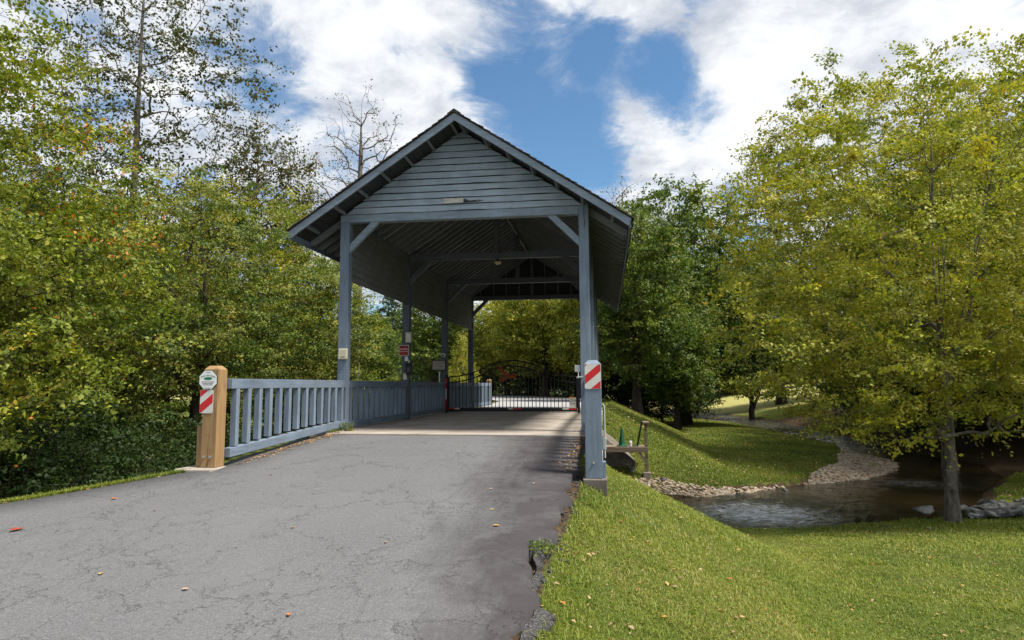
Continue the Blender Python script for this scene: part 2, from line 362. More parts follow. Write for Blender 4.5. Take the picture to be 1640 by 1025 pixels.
# ------------------------------------------------------------------ mesh helpers
class MB:
    def __init__(s): s.v = []; s.f = []; s.mi = []; s.cur = 0
    def quad(s, a, b, c, d):
        n = len(s.v); s.v += [a, b, c, d]; s.f.append((n, n + 1, n + 2, n + 3)); s.mi.append(s.cur)
    def hexa(s, p):       # 8 points: bottom 4 ccw, top 4 ccw
        n = len(s.v); s.v += [tuple(q) for q in p]
        for f in ((3, 2, 1, 0), (4, 5, 6, 7), (0, 1, 5, 4), (1, 2, 6, 5), (2, 3, 7, 6), (3, 0, 4, 7)):
            s.f.append(tuple(n + i for i in f)); s.mi.append(s.cur)
        return s
    def box(s, x0, x1, y0, y1, z0, z1):
        return s.hexa([(x0, y0, z0), (x1, y0, z0), (x1, y1, z0), (x0, y1, z0), (x0, y0, z1), (x1, y0, z1), (x1, y1, z1), (x0, y1, z1)])
    def bar(s, a, b, wv, hv):   # beam from a to b, cross vectors wv, hv (full size)
        a, b, wv, hv = Vector(a), Vector(b), Vector(wv) * .5, Vector(hv) * .5
        return s.hexa([a - wv - hv, a + wv - hv, a + wv + hv, a - wv + hv, b - wv - hv, b + wv - hv, b + wv + hv, b - wv + hv])
    def prism(s, poly, a, b, fn):   # poly 2D list, extruded between values a, b using fn(u,v,w)->xyz
        n = len(s.v); k = len(poly)
        s.v += [fn(u, v, a) for u, v in poly] + [fn(u, v, b) for u, v in poly]
        s.f.append(tuple(range(n + k - 1, n - 1, -1))); s.mi.append(s.cur)
        s.f.append(tuple(range(n + k, n + 2 * k))); s.mi.append(s.cur)
        for i in range(k):
            j = (i + 1) % k; s.f.append((n + i, n + j, n + k + j, n + k + i)); s.mi.append(s.cur)
        return s
    def tube(s, pts, rad, seg=8, cap=True):
        pts = [Vector(p) for p in pts]
        if not isinstance(rad, (list, tuple)): rad = [rad] * len(pts)
        n0 = len(s.v)
        for i, p in enumerate(pts):
            d = (pts[min(i + 1, len(pts) - 1)] - pts[max(i - 1, 0)]).normalized()
            a = d.cross(Vector((.12, .3, 1)) if abs(d.z) < .9 else Vector((1, .1, 0))).normalized(); b = d.cross(a)
            for k in range(seg):
                t = 2 * math.pi * k / seg; s.v.append(tuple(p + (a * math.cos(t) + b * math.sin(t)) * rad[i]))
        for i in range(len(pts) - 1):
            for k in range(seg):
                q = n0 + i * seg; k2 = (k + 1) % seg
                s.f.append((q + k, q + k2, q + seg + k2, q + seg + k)); s.mi.append(s.cur)
        if cap:
            s.f.append(tuple(range(n0 + seg - 1, n0 - 1, -1))); s.mi.append(s.cur)
            e = n0 + (len(pts) - 1) * seg; s.f.append(tuple(range(e, e + seg))); s.mi.append(s.cur)
        return s
    def lathe(s, prof, c, seg=16):   # prof [(r,z)]
        n0 = len(s.v)
        for r, z in prof:
            for k in range(seg):
                t = 2 * math.pi * k / seg; s.v.append((c[0] + r * math.cos(t), c[1] + r * math.sin(t), c[2] + z))
        for i in range(len(prof) - 1):
            for k in range(seg):
                q = n0 + i * seg; k2 = (k + 1) % seg
                s.f.append((q + k, q + k2, q + seg + k2, q + seg + k)); s.mi.append(s.cur)
        s.f.append(tuple(range(n0 + seg - 1, n0 - 1, -1))); s.mi.append(s.cur)
        e = n0 + (len(prof) - 1) * seg; s.f.append(tuple(range(e, e + seg))); s.mi.append(s.cur)
        return s
    def build(s, name, mats, parent=None, bevel=0, smooth=False):
        me = bpy.data.meshes.new(name)
        off = Vector((0, 0, 0))
        if parent is not None: off = WORG.get(parent.name, Vector((0, 0, 0)))
        else:
            a = np.array(s.v, float); c = a.mean(0); off = Vector((c[0], c[1], a[:, 2].min()))
        me.from_pydata([tuple(Vector(q) - off) for q in s.v], [], s.f)
        if not isinstance(mats, (list, tuple)): mats = [mats]
        for m in mats: me.materials.append(m)
        if len(mats) > 1: me.polygons.foreach_set('material_index', s.mi)
        if smooth: me.polygons.foreach_set('use_smooth', [True] * len(me.polygons))
        me.update()
        o = bpy.data.objects.new(name, me); C.objects.link(o)
        if parent is not None:
            o.parent = parent; WORG[o.name] = off.copy()
        else:
            o.location = off; WORG[o.name] = off.copy()
        if bevel:
            bm = o.modifiers.new('bevel', 'BEVEL'); bm.width = bevel; bm.segments = 2; bm.limit_method = 'ANGLE'
        return o
WORG = {}     # world origin of every object (children keep their parent's origin)
def tag(o, label=None, cat=None, group=None, kind=None):
    if label: o['label'] = label
    if cat: o['category'] = cat
    if group: o['group'] = group
    if kind: o['kind'] = kind
    return o
def thing(name, loc, label, cat, group=None):
    o = bpy.data.objects.new(name, None); o.empty_display_size = .2; C.objects.link(o); o.location = loc
    WORG[o.name] = Vector(loc); return tag(o, label, cat, group)
def np_mesh(name, V, F, mats, attr=None, smooth=False, loops_per=4):
    V = np.asarray(V, np.float32); F = np.asarray(F, np.int32)
    me = bpy.data.meshes.new(name)
    me.vertices.add(len(V)); me.vertices.foreach_set('co', V.ravel())
    me.loops.add(F.size); me.loops.foreach_set('vertex_index', F.ravel())
    me.polygons.add(len(F)); me.polygons.foreach_set('loop_start', np.arange(0, F.size, F.shape[1], dtype=np.int32))
    try: me.polygons.foreach_set('loop_total', np.full(len(F), F.shape[1], np.int32))
    except Exception: pass
    if smooth: me.polygons.foreach_set('use_smooth', np.ones(len(F), bool))
    if attr is not None:
        for nm, dom, val in attr:
            a = me.attributes.new(nm, 'FLOAT', dom); a.data.foreach_set('value', np.asarray(val, np.float32))
    for m in (mats if isinstance(mats, (list, tuple)) else [mats]): me.materials.append(m)
    me.update(calc_edges=True); me.validate()
    return me
def add_obj(name, me, parent=None, loc=(0, 0, 0)):
    o = bpy.data.objects.new(name, me); C.objects.link(o); o.parent = parent; o.location = loc
    WORG[o.name] = Vector(loc) if parent is None else WORG.get(parent.name, Vector((0, 0, 0))).copy()
    return o
def text_mesh(name, body, size, x, y, z, m, parent, facing='-Y', arc=None, xs=1.0):
    """flat lettering standing on a vertical face that looks to -Y"""
    cu = bpy.data.curves.new(name, 'FONT'); cu.body = body; cu.size = size; cu.align_x = 'CENTER'; cu.align_y = 'CENTER'; cu.extrude = .0008
    tmp = bpy.data.objects.new(name + '_tmp', cu); C.objects.link(tmp)
    dg = bpy.context.evaluated_depsgraph_get(); dg.update()
    me = bpy.data.meshes.new_from_object(tmp.evaluated_get(dg)); C.objects.unlink(tmp); bpy.data.objects.remove(tmp)
    off = WORG.get(parent.name, Vector((0, 0, 0)))
    for v in me.vertices:
        u, q = v.co.x * xs, v.co.y
        if arc: q = q - u * u * arc
        v.co = Vector((x + u, y - v.co.z, z + q)) - off
    me.materials.clear(); me.materials.append(m)
    o = bpy.data.objects.new(name, me); C.objects.link(o); o.parent = parent; WORG[o.name] = off.copy()
    return o

# ------------------------------------------------------------------ terrain
rng = np.random.default_rng(7); random.seed(7)
WZ = -2.2
CREEK = [(-60, 30, 4), (-25, 21, 3), (-12, 17.5, 2.4), (-3, 16.3, 2.2), (1.3, 16.7, 2.15), (3.6, 17.1, 2.3), (5.6, 18.2, 2.42), (6.9, 19.4, 2.55),
         (9.2, 21.7, 1.75), (11.3, 24.5, 1.5), (12.6, 27.8, 1.5), (12.4, 31.5, 1.25), (12.2, 35, 1.4), (12.1, 40, 1.7), (11.9, 48, 2.0),
         (11.6, 56, 2.2), (10.0, 64, 2.4), (8.8, 75, 2.5), (7.5, 95, 2.5), (4, 130, 3)]
GPOLY = [(0.2, 21.0), (1.2, 19.65), (2.2, 19.45), (3.6, 20.0), (5.0, 20.85), (6.2, 21.9), (7.2, 23.7), (8.4, 26.1), (9.8, 29.8), (10.9, 33.8), (10.6, 38.5), (10.2, 45), (9.7, 52),
         (7.0, 60), (5, 66), (4, 80), (2, 130), (-120, 130), (-120, 36), (-25, 27), (-12, 22), (-5, 20.8)]
ROADZ = ([-8, 0, 3, 4, 5, 6, 7, 8.2, 9, 10, 11, 12.2], [-1.45, -1.05, -.79, -.68, -.56, -.44, -.335, -.235, -.165, -.10, -.045, -.012])
XR = ([-8, 3, 4.2, 4.76, 5.4, 7, 8, 9.6, 12.2], [-1.0, -.62, -.57, -.62, -.57, -.48, -.44, -.40, -.30])
XL = ([-8, 0, 3, 5, 6.1, 7.1, 8.0, 8.6, 12.2], [-24, -15.5, -11.2, -8.1, -6.75, -5.95, -5.45, -5.25, -5.2])
zroad = lambda y: np.interp(y, *ROADZ)
def seg_dist(x, y, pts):
    best = np.full(x.shape, 1e9); bt = np.zeros(x.shape); side = np.zeros(x.shape); hw = np.zeros(x.shape); by = np.zeros(x.shape)
    for a, b in zip(pts[:-1], pts[1:]):
        dx, dy = b[0] - a[0], b[1] - a[1]; L2 = dx * dx + dy * dy
        t = np.clip(((x - a[0]) * dx + (y - a[1]) * dy) / L2, 0, 1)
        px, py = a[0] + t * dx, a[1] + t * dy; d = np.hypot(x - px, y - py)
        w_ = (a[2] + t * (b[2] - a[2])) if len(a) > 2 else 0
        k = (d - w_) < best
        best = np.where(k, d - w_, best); side = np.where(k, np.sign(dx * (y - a[1]) - dy * (x - a[0])), side); by = np.where(k, py, by)
    return best, side, by
def in_poly(x, y, poly):
    c = np.zeros(x.shape, bool); n = len(poly)
    for i in range(n):
        x0, y0 = poly[i]; x1, y1 = poly[(i + 1) % n]
        cond = ((y0 > y) != (y1 > y)) & (x < (x1 - x0) * (y - y0) / (y1 - y0 + 1e-12) + x0)
        c ^= cond
    return c
_wn = [(rng.uniform(-1, 1, 2) * f, rng.uniform(0, 6.28), a) for f, a in ((.25, 1), (.5, .7), (1.1, .4), (2.3, .22), (4.5, .12)) for _ in range(3)]
def wob(x, y):
    return sum(a * np.sin(k[0] * x * 2 + k[1] * y * 2 + p) for k, p, a in _wn) / 3
sm = lambda t: np.clip(t, 0, 1) ** 2 * (3 - 2 * np.clip(t, 0, 1))
def smax(a, b, k=.18):
    h = np.clip(.5 + .5 * (a - b) / k, 0, 1); return b * (1 - h) + a * h + k * h * (1 - h)
def terrain(x, y, full=False):
    x = np.asarray(x, float); y = np.asarray(y, float)
    s, side, _ = seg_dist(x, y, CREEK)
    s = s + .12 * wob(x * 2.2, y * 2.2)
    inG = in_poly(x, y, GPOLY)
    gd, _, _ = seg_dist(x, y, GPOLY + [GPOLY[0]]); gd = np.where(inG, gd, -gd) + .10 * wob(x * 3, y * 3)
    w1 = wob(x, y)
    lawn = -1.80 + .05 * w1
    near = np.where(s < 0, WZ - .30 * sm(-s / .9) - .02, WZ - .02 + .17 * sm(s / .45) + (lawn - WZ - .15) * sm((s - .3) / 3.4))
    beach = np.where(s < 0, WZ - .35 * sm(-s / .9) - .02, WZ - .02 + .20 * sm(s / 1.3) + .03 * np.clip(s - 1, 0, 2))
    lawnG = -2.02 + .15 * sm((gd - .1) / 3.0) + .03 * w1
    pen = beach + (lawnG - beach) * sm((gd + .10) / .28)
    z = np.where(side > 0, pen, near)
    grassy = np.where(side > 0, sm((gd + .05) / .15), sm((s - .15) / .3))
    # far hills and field
    z = z + np.clip(y - 75, 0, 200) * .035 + np.clip(-x - 25, 0, 200) * .05
    z = z + np.where(side < 0, np.clip(x - 14, 0, 60) * .16 * sm((y - 16) / 12), 0)
    # right / east bank beyond the creek is shaded forest floor
    forest = ((side < 0) & (y > 24) & (y < 58)) | (x < -6.6) & (y > 2) & (y < 25)
    # near fill carrying the drive
    rp = [(np.interp(t, *XR), t) for t in (-8, 0, 3, 4.5, 6, 7.5, 8.6, 9.9)]
    d, _, ny = seg_dist(x, y, rp)
    fr = zroad(ny) - .075 - .17 * sm((d - .02) / .50) - .50 * np.clip(d - .38, 0, 99) + .012 * wob(x * 6, y * 6)
    lp = [(np.interp(t, *XL), t) for t in (-8, 0, 2, 3.5, 5, 6.1, 7.1, 8, 9, 11.0)]
    d2, _, ny2 = seg_dist(x, y, lp)
    fl = zroad(ny2) - .03 - .75 * np.clip(d2 - .22, 0, 99)
    inroad = (x > np.interp(y, *XL)) & (x < np.interp(y, *XR)) & (y < 11.9)
    fill = np.where(x > -3, fr, fl); fill = np.where(inroad, zroad(y) - .10, fill)
    # south of the abutment only
    fill = np.where((y > 12.1) & (x > -5.6) & (x < .1), -3, fill)
    z = smax(fill, z)
    # far fill
    fp = [(-.18, 23.0), (-.05, 25.6), (0.1, 29), (.3, 36), (-.9, 45), (-4, 56), (-12, 64), (-30, 68)]
    fq = [(-5.3, 21.5), (-5.4, 30), (-6.5, 40), (-11, 48), (-20, 54), (-30, 56)]
    d3, s3, _ = seg_dist(x, y, fp); d4, s4, _ = seg_dist(x, y, fq)
    band = in_poly(x, y, fp + fq[::-1])
    ff = np.where(band, -.06, np.maximum(.02 - .47 * d3, .0 - .35 * d4))
    ff = np.where((y < 20.4) & (x > -5.6) & (x < -.1), -3, ff)
    z2 = smax(ff, z)
    if full:
        g = np.where((ff > z + .02) | (fill > z + .05), 1.0, grassy)
        g = np.where(forest & (fill < z + .0), np.minimum(g, .25 + .2 * w1), g)
        soil = sm((1.1 - np.hypot((x - .15) / 1.3, (y - 25.5) / 3.5)) / .5) * .42
        g = g - soil
        er = np.hypot(x - np.interp(y, *XR), 0) ; g = np.where((y < 9) & (x > -1.5) & (x < .6), np.minimum(g, sm((x - np.interp(y, *XR) - .02) / .28) + .25 * wob(x * 4, y * 4)), g)
        g = np.where((z2 < WZ + .12), 0, g)
        return z2, g, s, gd, side
    return z2
gx = np.unique(np.concatenate([np.linspace(-160, -30, 20), np.linspace(-30, -9, 45), np.linspace(-9, 16, 170), np.linspace(16, 40, 40), np.linspace(40, 170, 20)]))
gy = np.unique(np.concatenate([np.linspace(-14, 1, 16), np.linspace(1, 34, 230), np.linspace(34, 70, 70), np.linspace(70, 240, 30)]))
GX, GY = np.meshgrid(gx, gy)
GZ, GG, _, _, _ = terrain(GX, GY, True)
ni, nj = GX.shape
idx = np.arange(ni * nj).reshape(ni, nj)
F = np.stack([idx[:-1, :-1], idx[:-1, 1:], idx[1:, 1:], idx[1:, :-1]], -1).reshape(-1, 4)
me = np_mesh('ground', np.stack([GX, GY, GZ], -1).reshape(-1, 3), F, M_GROUND, [('grassy', 'POINT', GG.ravel())], True)
tag(add_obj('ground', me), kind='structure')
# water sheet: fine rippled mesh in the bend, coarser beyond
wx = np.unique(np.concatenate([np.linspace(-60, -3, 20), np.linspace(-3, .5, 30), np.linspace(.5, 10.5, 300), np.linspace(10.5, 17, 110), np.linspace(17, 22, 6)]))
wy = np.unique(np.concatenate([np.linspace(12.5, 14, 8), np.linspace(14, 24, 300), np.linspace(24, 45, 260), np.linspace(45, 80, 200), np.linspace(80, 110, 10)]))
WX, WY = np.meshgrid(wx, wy); n_, m_ = WX.shape; wi = np.arange(n_ * m_).reshape(n_, m_)
rw = np.random.default_rng(5); hz_ = np.zeros(WX.shape)
wq = wob(WX * 1.3, WY * 1.3)
for i_ in range(46):
    lam = 10 ** rw.uniform(math.log10(.11), math.log10(1.1)); an = rw.normal(.5, .9); kx, ky = math.cos(an) / lam * 6.283, math.sin(an) / lam * 6.283
    mm = .5 + .5 * np.sin(WX * rw.uniform(-1.2, 1.2) + WY * rw.uniform(-1.2, 1.2) + rw.uniform(0, 6))
    hz_ += lam ** 1.05 * .0046 * mm * np.sin(kx * WX + ky * WY + 2.2 * wq + rw.uniform(0, 6.28))
rif = .30 + 2.6 * np.exp(-(((WX - 3.9) / 1.9) ** 2 + ((WY - 16.9) / 2.0) ** 2)) + 2.2 * sm((WY - 29) / 8)
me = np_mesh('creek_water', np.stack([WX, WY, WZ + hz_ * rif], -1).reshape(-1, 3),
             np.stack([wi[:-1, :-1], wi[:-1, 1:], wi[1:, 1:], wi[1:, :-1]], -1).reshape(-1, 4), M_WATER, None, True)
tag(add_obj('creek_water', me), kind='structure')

# asphalt drive (sheet with a ragged right edge and a turned-down lip)
ys = np.concatenate([np.linspace(-8, 2, 12), np.linspace(2.1, 11.55, 150)])
mb = MB(); rows = []
for y in ys:
    xr = np.interp(y, *XR) + .05 * math.sin(y * 3.1) + .03 * math.sin(y * 9.7 + 1) + .022 * math.sin(y * 23.3) + random.uniform(-.018, .018)
    if y < 7.6: xr += .05 * math.sin(y * 5.2 + 2)
    if y > 9.2: xr += (y - 9.2) * .02
    xl = np.interp(y, *XL) + .03 * math.sin(y * 4)
    z = float(zroad(y)); rows.append([(xl, y, z - .09), (xl, y, z)] + [(xl + (xr - xl) * t, y, z + .004 * math.sin(t * 17 + y)) for t in (.15, .3, .45, .6, .75, .9)] + [(xr, y, z), (xr + .004, y, z - .11)])
k = len(rows[0]); V = np.array(rows).reshape(-1, 3); ii = np.arange(len(V)).reshape(len(rows), k)
me = np_mesh('driveway', V, np.stack([ii[:-1, :-1], ii[:-1, 1:], ii[1:, 1:], ii[1:, :-1]], -1).reshape(-1, 4), M_ASPH)
tag(add_obj('driveway', me), kind='structure')
# crumbled strip of asphalt beside the edge
def chunk_poly(cx, cy, r, n, st=1.0, ang=0):
    out = []
    for i in range(n):
        a = 2 * math.pi * i / n; q = r * random.uniform(.72, 1.18)
        u, v = q * math.cos(a), q * math.sin(a) * st
        out.append((cx + u * math.cos(ang) - v * math.sin(ang), cy + u * math.sin(ang) + v * math.cos(ang)))
    return out
mb = MB()
def strip(y0, y1, w0, off):
    n = int((y1 - y0) / .035); R_ = []
    for i in range(n + 1):
        y = y0 + (y1 - y0) * i / n; e = math.sin(math.pi * i / n) ** .35
        xr = np.interp(y, *XR) + .05 * math.sin(y * 3.1) + .03 * math.sin(y * 9.7 + 1) + off
        a = xr + random.uniform(-.006, .006); b = xr + (w0 * e + random.uniform(-.02, .02)) * (1 + .3 * math.sin(y * 7))
        z = float(zroad(y)) - .038
        R_.append([(a, y, z - .09), (a, y, z + random.uniform(-.004, .004)), (a * .6 + b * .4, y, z - .012 + random.uniform(-.006, .006)), (a * .2 + b * .8, y, z - .028 + random.uniform(-.008, .008)), (b, y, z - .050), (b + .004, y, z - .14)])
    for p, q in zip(R_[:-1], R_[1:]):
        for j in range(5): mb.quad(p[j], p[j + 1], q[j + 1], q[j])
strip(3.2, 4.05, .13, .02); strip(4.12, 4.75, .12, .02); strip(4.8, 5.3, .09, .02); strip(5.36, 5.7, .07, .02)
for q in range(220):
    y = random.uniform(3.2, 9.4); cx = np.interp(y, *XR) + .03 + abs(random.gauss(.05, .09))
    pl = chunk_poly(cx, y, .006 + .022 * random.random() ** 2, 7)
    z = float(terrain(cx, y))
    mb.prism(pl, -.03, random.uniform(.004, .012), lambda u, v, w_, z=z: (u, v, z + w_))
o = mb.build('broken_asphalt', M_ASPH2); tag(o, 'crumbled grey pieces of asphalt broken off along the right edge of the drive', 'rubble', kind='stuff')

# far drive
cl = [(-2.72, 25.45, 2.45), (-2.75, 30, 2.5), (-3.2, 36, 2.6), (-5.2, 44, 3.0), (-10, 51, 3.6), (-20, 57, 4.0), (-36, 60, 4)]
mb = MB(); L = []
for i in range(len(cl) - 1):
    for t in np.linspace(0, 1, 8, endpoint=False):
        L.append([cl[i][j] * (1 - t) + cl[i + 1][j] * t for j in range(3)])
for i in range(len(L) - 1):
    def ed(i):
        a = Vector(L[max(i - 1, 0)][:2]); b = Vector(L[min(i + 1, len(L) - 1)][:2]); d = (b - a).normalized(); n = Vector((d.y, -d.x)); p = Vector(L[i][:2])
        return p - n * L[i][2], p + n * L[i][2]
    a, b = ed(i); c, d = ed(i + 1)
    mb.quad((a.x, a.y, .0), (b.x, b.y, .0), (d.x, d.y, .0), (c.x, c.y, .0))
o = mb.build('far_road', M_FROAD); tag(o, kind='structure')

# ------------------------------------------------------------------ bridge deck, abutments
XLo, XLi, XRi, XRo = -5.258, -5.069, -.472, -.283
PY = [12.392, 16.530, 20.668, 24.806]; PW = .189; XC = -2.770
ZB, ZT = 4.132, 4.290
def ext(o): return o
bridge = thing('covered_bridge', (XC, 18.6, 0), 'blue-grey timber covered bridge with a shingled gable roof over the drive', 'covered bridge')
mb = MB().box(-5.42, -.14, 11.56, 25.44, -.34, -.002)
mb.build('deck', M_CONC, bridge, .012)
mb = MB()
mb.box(-5.5, -.08, 12.0, 12.6, -2.9, -.345)
mb.build('abutment', M_CONC, bridge, .02)
mb = MB(); mb.box(-5.5, -.16, 20.6, 21.6, -2.9, -.345)
mb.hexa([(-.16, 19.4, -2.7), (.95, 19.1, -2.7), (.95, 20.9, -2.7), (-.16, 21.2, -2.7), (-.16, 19.9, -.62), (.80, 19.9, -1.38), (.80, 20.9, -1.28), (-.16, 21.2, -.52)])
mb.build('abutment', plain('stained_concrete', (.115, .100, .085), .9, var=.4, sc=4), bridge, .02)
for gx_ in (-4.6, -3.4, -2.2, -1.0):
    MB().box(gx_ - .1, gx_ + .1, 12.6, 20.6, -.75, -.345).build('girder', M_BROWNM, bridge)

# posts
for j, y in enumerate(PY):
    ztop = ZB if j == 0 else 4.30
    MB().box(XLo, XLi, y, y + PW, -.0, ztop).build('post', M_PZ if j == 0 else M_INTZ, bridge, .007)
    MB().box(XRi, XRo, y, y + PW, -.0, 4.335).build('post', M_PZ, bridge, .007)
# tie beams
MB().box(XLo, XRi - .001, PY[0] + .0, PY[0] + .175, ZB + .001, ZT).build('tie_beam', M_PX, bridge, .007)
for y in PY[1:]:
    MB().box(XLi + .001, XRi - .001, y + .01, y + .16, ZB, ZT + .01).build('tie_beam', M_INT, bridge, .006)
# top plates along the eaves
for y0, y1 in zip(PY[:-1], PY[1:]):
    for x0 in (XLo + .03, XRo - .16):
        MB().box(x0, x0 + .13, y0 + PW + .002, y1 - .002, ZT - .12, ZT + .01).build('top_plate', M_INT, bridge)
# knee braces
def brace(x_post, sgn, y, d=.085, leg=.53, wdt=.125):
    a = Vector((x_post, y, ZB - leg)); b = Vector((x_post + sgn * leg, y, ZB))
    n = Vector((-(b - a).z, 0, (b - a).x)).normalized() * wdt * .5
    # ends trimmed on the post face and on the beam soffit
    dz = wdt * .7071
    p = [(x_post, ZB - leg - dz), (x_post, ZB - leg + dz), (x_post + sgn * (leg - dz), ZB), (x_post + sgn * (leg + dz), ZB)]
    if sgn < 0: p = p[::-1]
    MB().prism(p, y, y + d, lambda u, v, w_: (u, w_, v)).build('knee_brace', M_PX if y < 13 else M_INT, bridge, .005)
for j, y in enumerate(PY):
    brace(XLi + .001, 1, y + (.02 if j == 0 else .03)); brace(XRi - .001, -1, y + (.02 if j == 0 else .03))
# roof numbers
RY0, RY1 = 11.74, 25.66
SL = .668; ZR = 6.035; HX = 3.27         # slope, ridge top of fascia, half span
zr_ = lambda x: ZR - SL * abs(x - XC)
# king posts
for y in PY[1:]:
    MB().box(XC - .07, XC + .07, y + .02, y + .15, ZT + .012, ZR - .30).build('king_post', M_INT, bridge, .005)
# rafters, one pair every 0.41 m
cosl = 1 / math.hypot(1, SL); UN = Vector((0, 0, 1))
ny = 33
for i in range(ny):
    y = PY[0] + .26 + (PY[3] + .02 - PY[0] - .26) * i / (ny - 1)
    wid = .045 if i % 5 else .075
    for sg in (-1, 1):
        top = .055; dep = .14
        p = [(XC + sg * .012, ZR - top), (XC + sg * (HX - .05), zr_(XC + HX - .05) - top), (XC + sg * (HX - .05), zr_(XC + HX - .05) - top - .10), (XC + sg * (HX - .16), zr_(XC + HX - .16) - top - dep / cosl * .9), (XC + sg * .012, ZR - top - dep / cosl)]
        if sg > 0: p = p[::-1]
        MB().prism(p, y - wid / 2, y + wid / 2, lambda u, v, w_: (u, w_, v)).build('rafter', M_RAFT, bridge)
MB().box(XC - .02, XC + .02, PY[0] + .07, PY[3] + .14, ZR - .36, ZR - .085).build('ridge_board', M_RAFT, bridge)
# look-outs carrying the barge boards, front and back
for (ya, yb) in ((RY0 + .042, PY[0] - .012), (PY[3] + PW + .03, RY1 - .042)):
    for sg in (-1, 1):
        for kx in (.10, .56, 1.00, 1.46, 1.92, 2.40, 2.95):
            x = XC + sg * kx; z = zr_(x) - .075
            MB().bar((x, ya, z - .030), (x, yb, z - .030), Vector((1, 0, -sg * SL)) * cosl * .05, Vector((sg * SL, 0, 1)) * cosl * .085).build('lookout', M_LOOK, bridge)
# sheathing: boards laid along the roof, seen from below
def slope_board(mb, sg, s0, s1, y0, y1, off0, thick):
    """board on the slope between horizontal distances s0..s1 from the ridge"""
    n = Vector((sg * SL, 0, 1)) * cosl
    pts = []
    for o_ in (off0, off0 + thick):
        for (s_, y_) in ((s0, y0), (s1, y0), (s1, y1), (s0, y1)):
            x = XC + sg * s_; p = Vector((x, y_, zr_(x))) + n * o_; pts.append(p)
    if sg < 0: pts = [pts[1], pts[0], pts[3], pts[2], pts[5], pts[4], pts[7], pts[6]]
    mb.hexa(pts)
for sg in (-1, 1):
    mb = MB(); s_ = 0.01
    while s_ < HX - .02:
        e_ = min(s_ + .155, HX - .012); slope_board(mb, sg, s_, e_ - .006, RY0 + .02, RY1 - .02, -.046 + random.uniform(-.001, .001), .03); s_ += .155
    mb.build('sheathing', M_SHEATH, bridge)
    # shingles in courses
    mb = MB(); s_ = HX + .035; row = 0
    while s_ > 0.02:
        y = RY0 - .035 - random.uniform(0, .02) - (row % 2) * .0
        while y < RY1 + .02:
            wd = random.uniform(.14, .30); y1 = min(y + wd, RY1 + .035)
            lift = random.uniform(0, .007); s1 = s_ + random.uniform(-.012, .012)
            n = Vector((sg * SL, 0, 1)) * cosl; s0 = max(0, s_ - .17)
            a = [Vector((XC + sg * q, 0, zr_(XC + sg * q))) for q in (s0, s1)]
            base0, base1 = -.008, .004 + lift
            th = .018
            pts = [a[0] + n * base0, a[1] + n * base1, a[1] + n * base1, a[0] + n * base0, a[0] + n * (base0 + .012), a[1] + n * (base1 + th), a[1] + n * (base1 + th), a[0] + n * (base0 + .012)]
            for q, yy in zip(pts, (y, y, y1 - .005, y1 - .005) * 2): q.y = yy
            if sg < 0: pts = [pts[1], pts[0], pts[3], pts[2], pts[5], pts[4], pts[7], pts[6]]
            mb.hexa(pts); y = y1
        s_ -= .125; row += 1
    mb.build('roof_shingles', M_SHINGLE, bridge)
mb = MB(); y = RY0 - .04
while y < RY1:
    y1 = min(y + .22, RY1 + .04); h = random.uniform(0, .012)
    mb.prism([(-.13, -.070), (0, .018), (.13, -.070), (.13, -.052), (0, .038), (-.13, -.052)], y, y1 - .01, lambda u, v, w_: (XC + u, w_, ZR + v + h + .004)); y = y1
mb.build('ridge_cap', M_SHINGLE, bridge)
# barge boards (front and rear) and eave fascias
for (ya, yb) in ((RY0, RY0 + .04), (RY1 - .04, RY1)):
    for sg in (-1, 1):
        n_s = 14; wobs = [random.uniform(-.004, .004) for _ in range(n_s + 1)]
        top = [(XC + sg * HX * i / n_s, zr_(XC + HX * i / n_s) - .018) for i in range(n_s + 1)]
        bot = [(XC + sg * (HX * i / n_s - (.05 if i == n_s else 0)), zr_(XC + HX * i / n_s) - .018 - .150 + wobs[i] + (.02 if i == n_s else 0)) for i in range(n_s + 1)]
        p = top + bot[::-1]
        if sg > 0: p = p[::-1]
        mb = MB()
        # split in convex cells
        for i in range(n_s):
            q = [top[i], top[i + 1], bot[i + 1], bot[i]]
            if sg > 0: q = q[::-1]
            mb.prism(q, ya, yb, lambda u, v, w_: (u, w_, v))
        mb.build('barge_board', M_PX, bridge)
for sg in (-1, 1):
    x = XC + sg * HX
    MB().bar((x - sg * .022, RY0 + .042, zr_(x) - .105), (x - sg * .022, RY1 - .042, zr_(x) - .105), (.03, 0, 0), (0, 0, .13)).build('eave_fascia', M_PY, bridge)

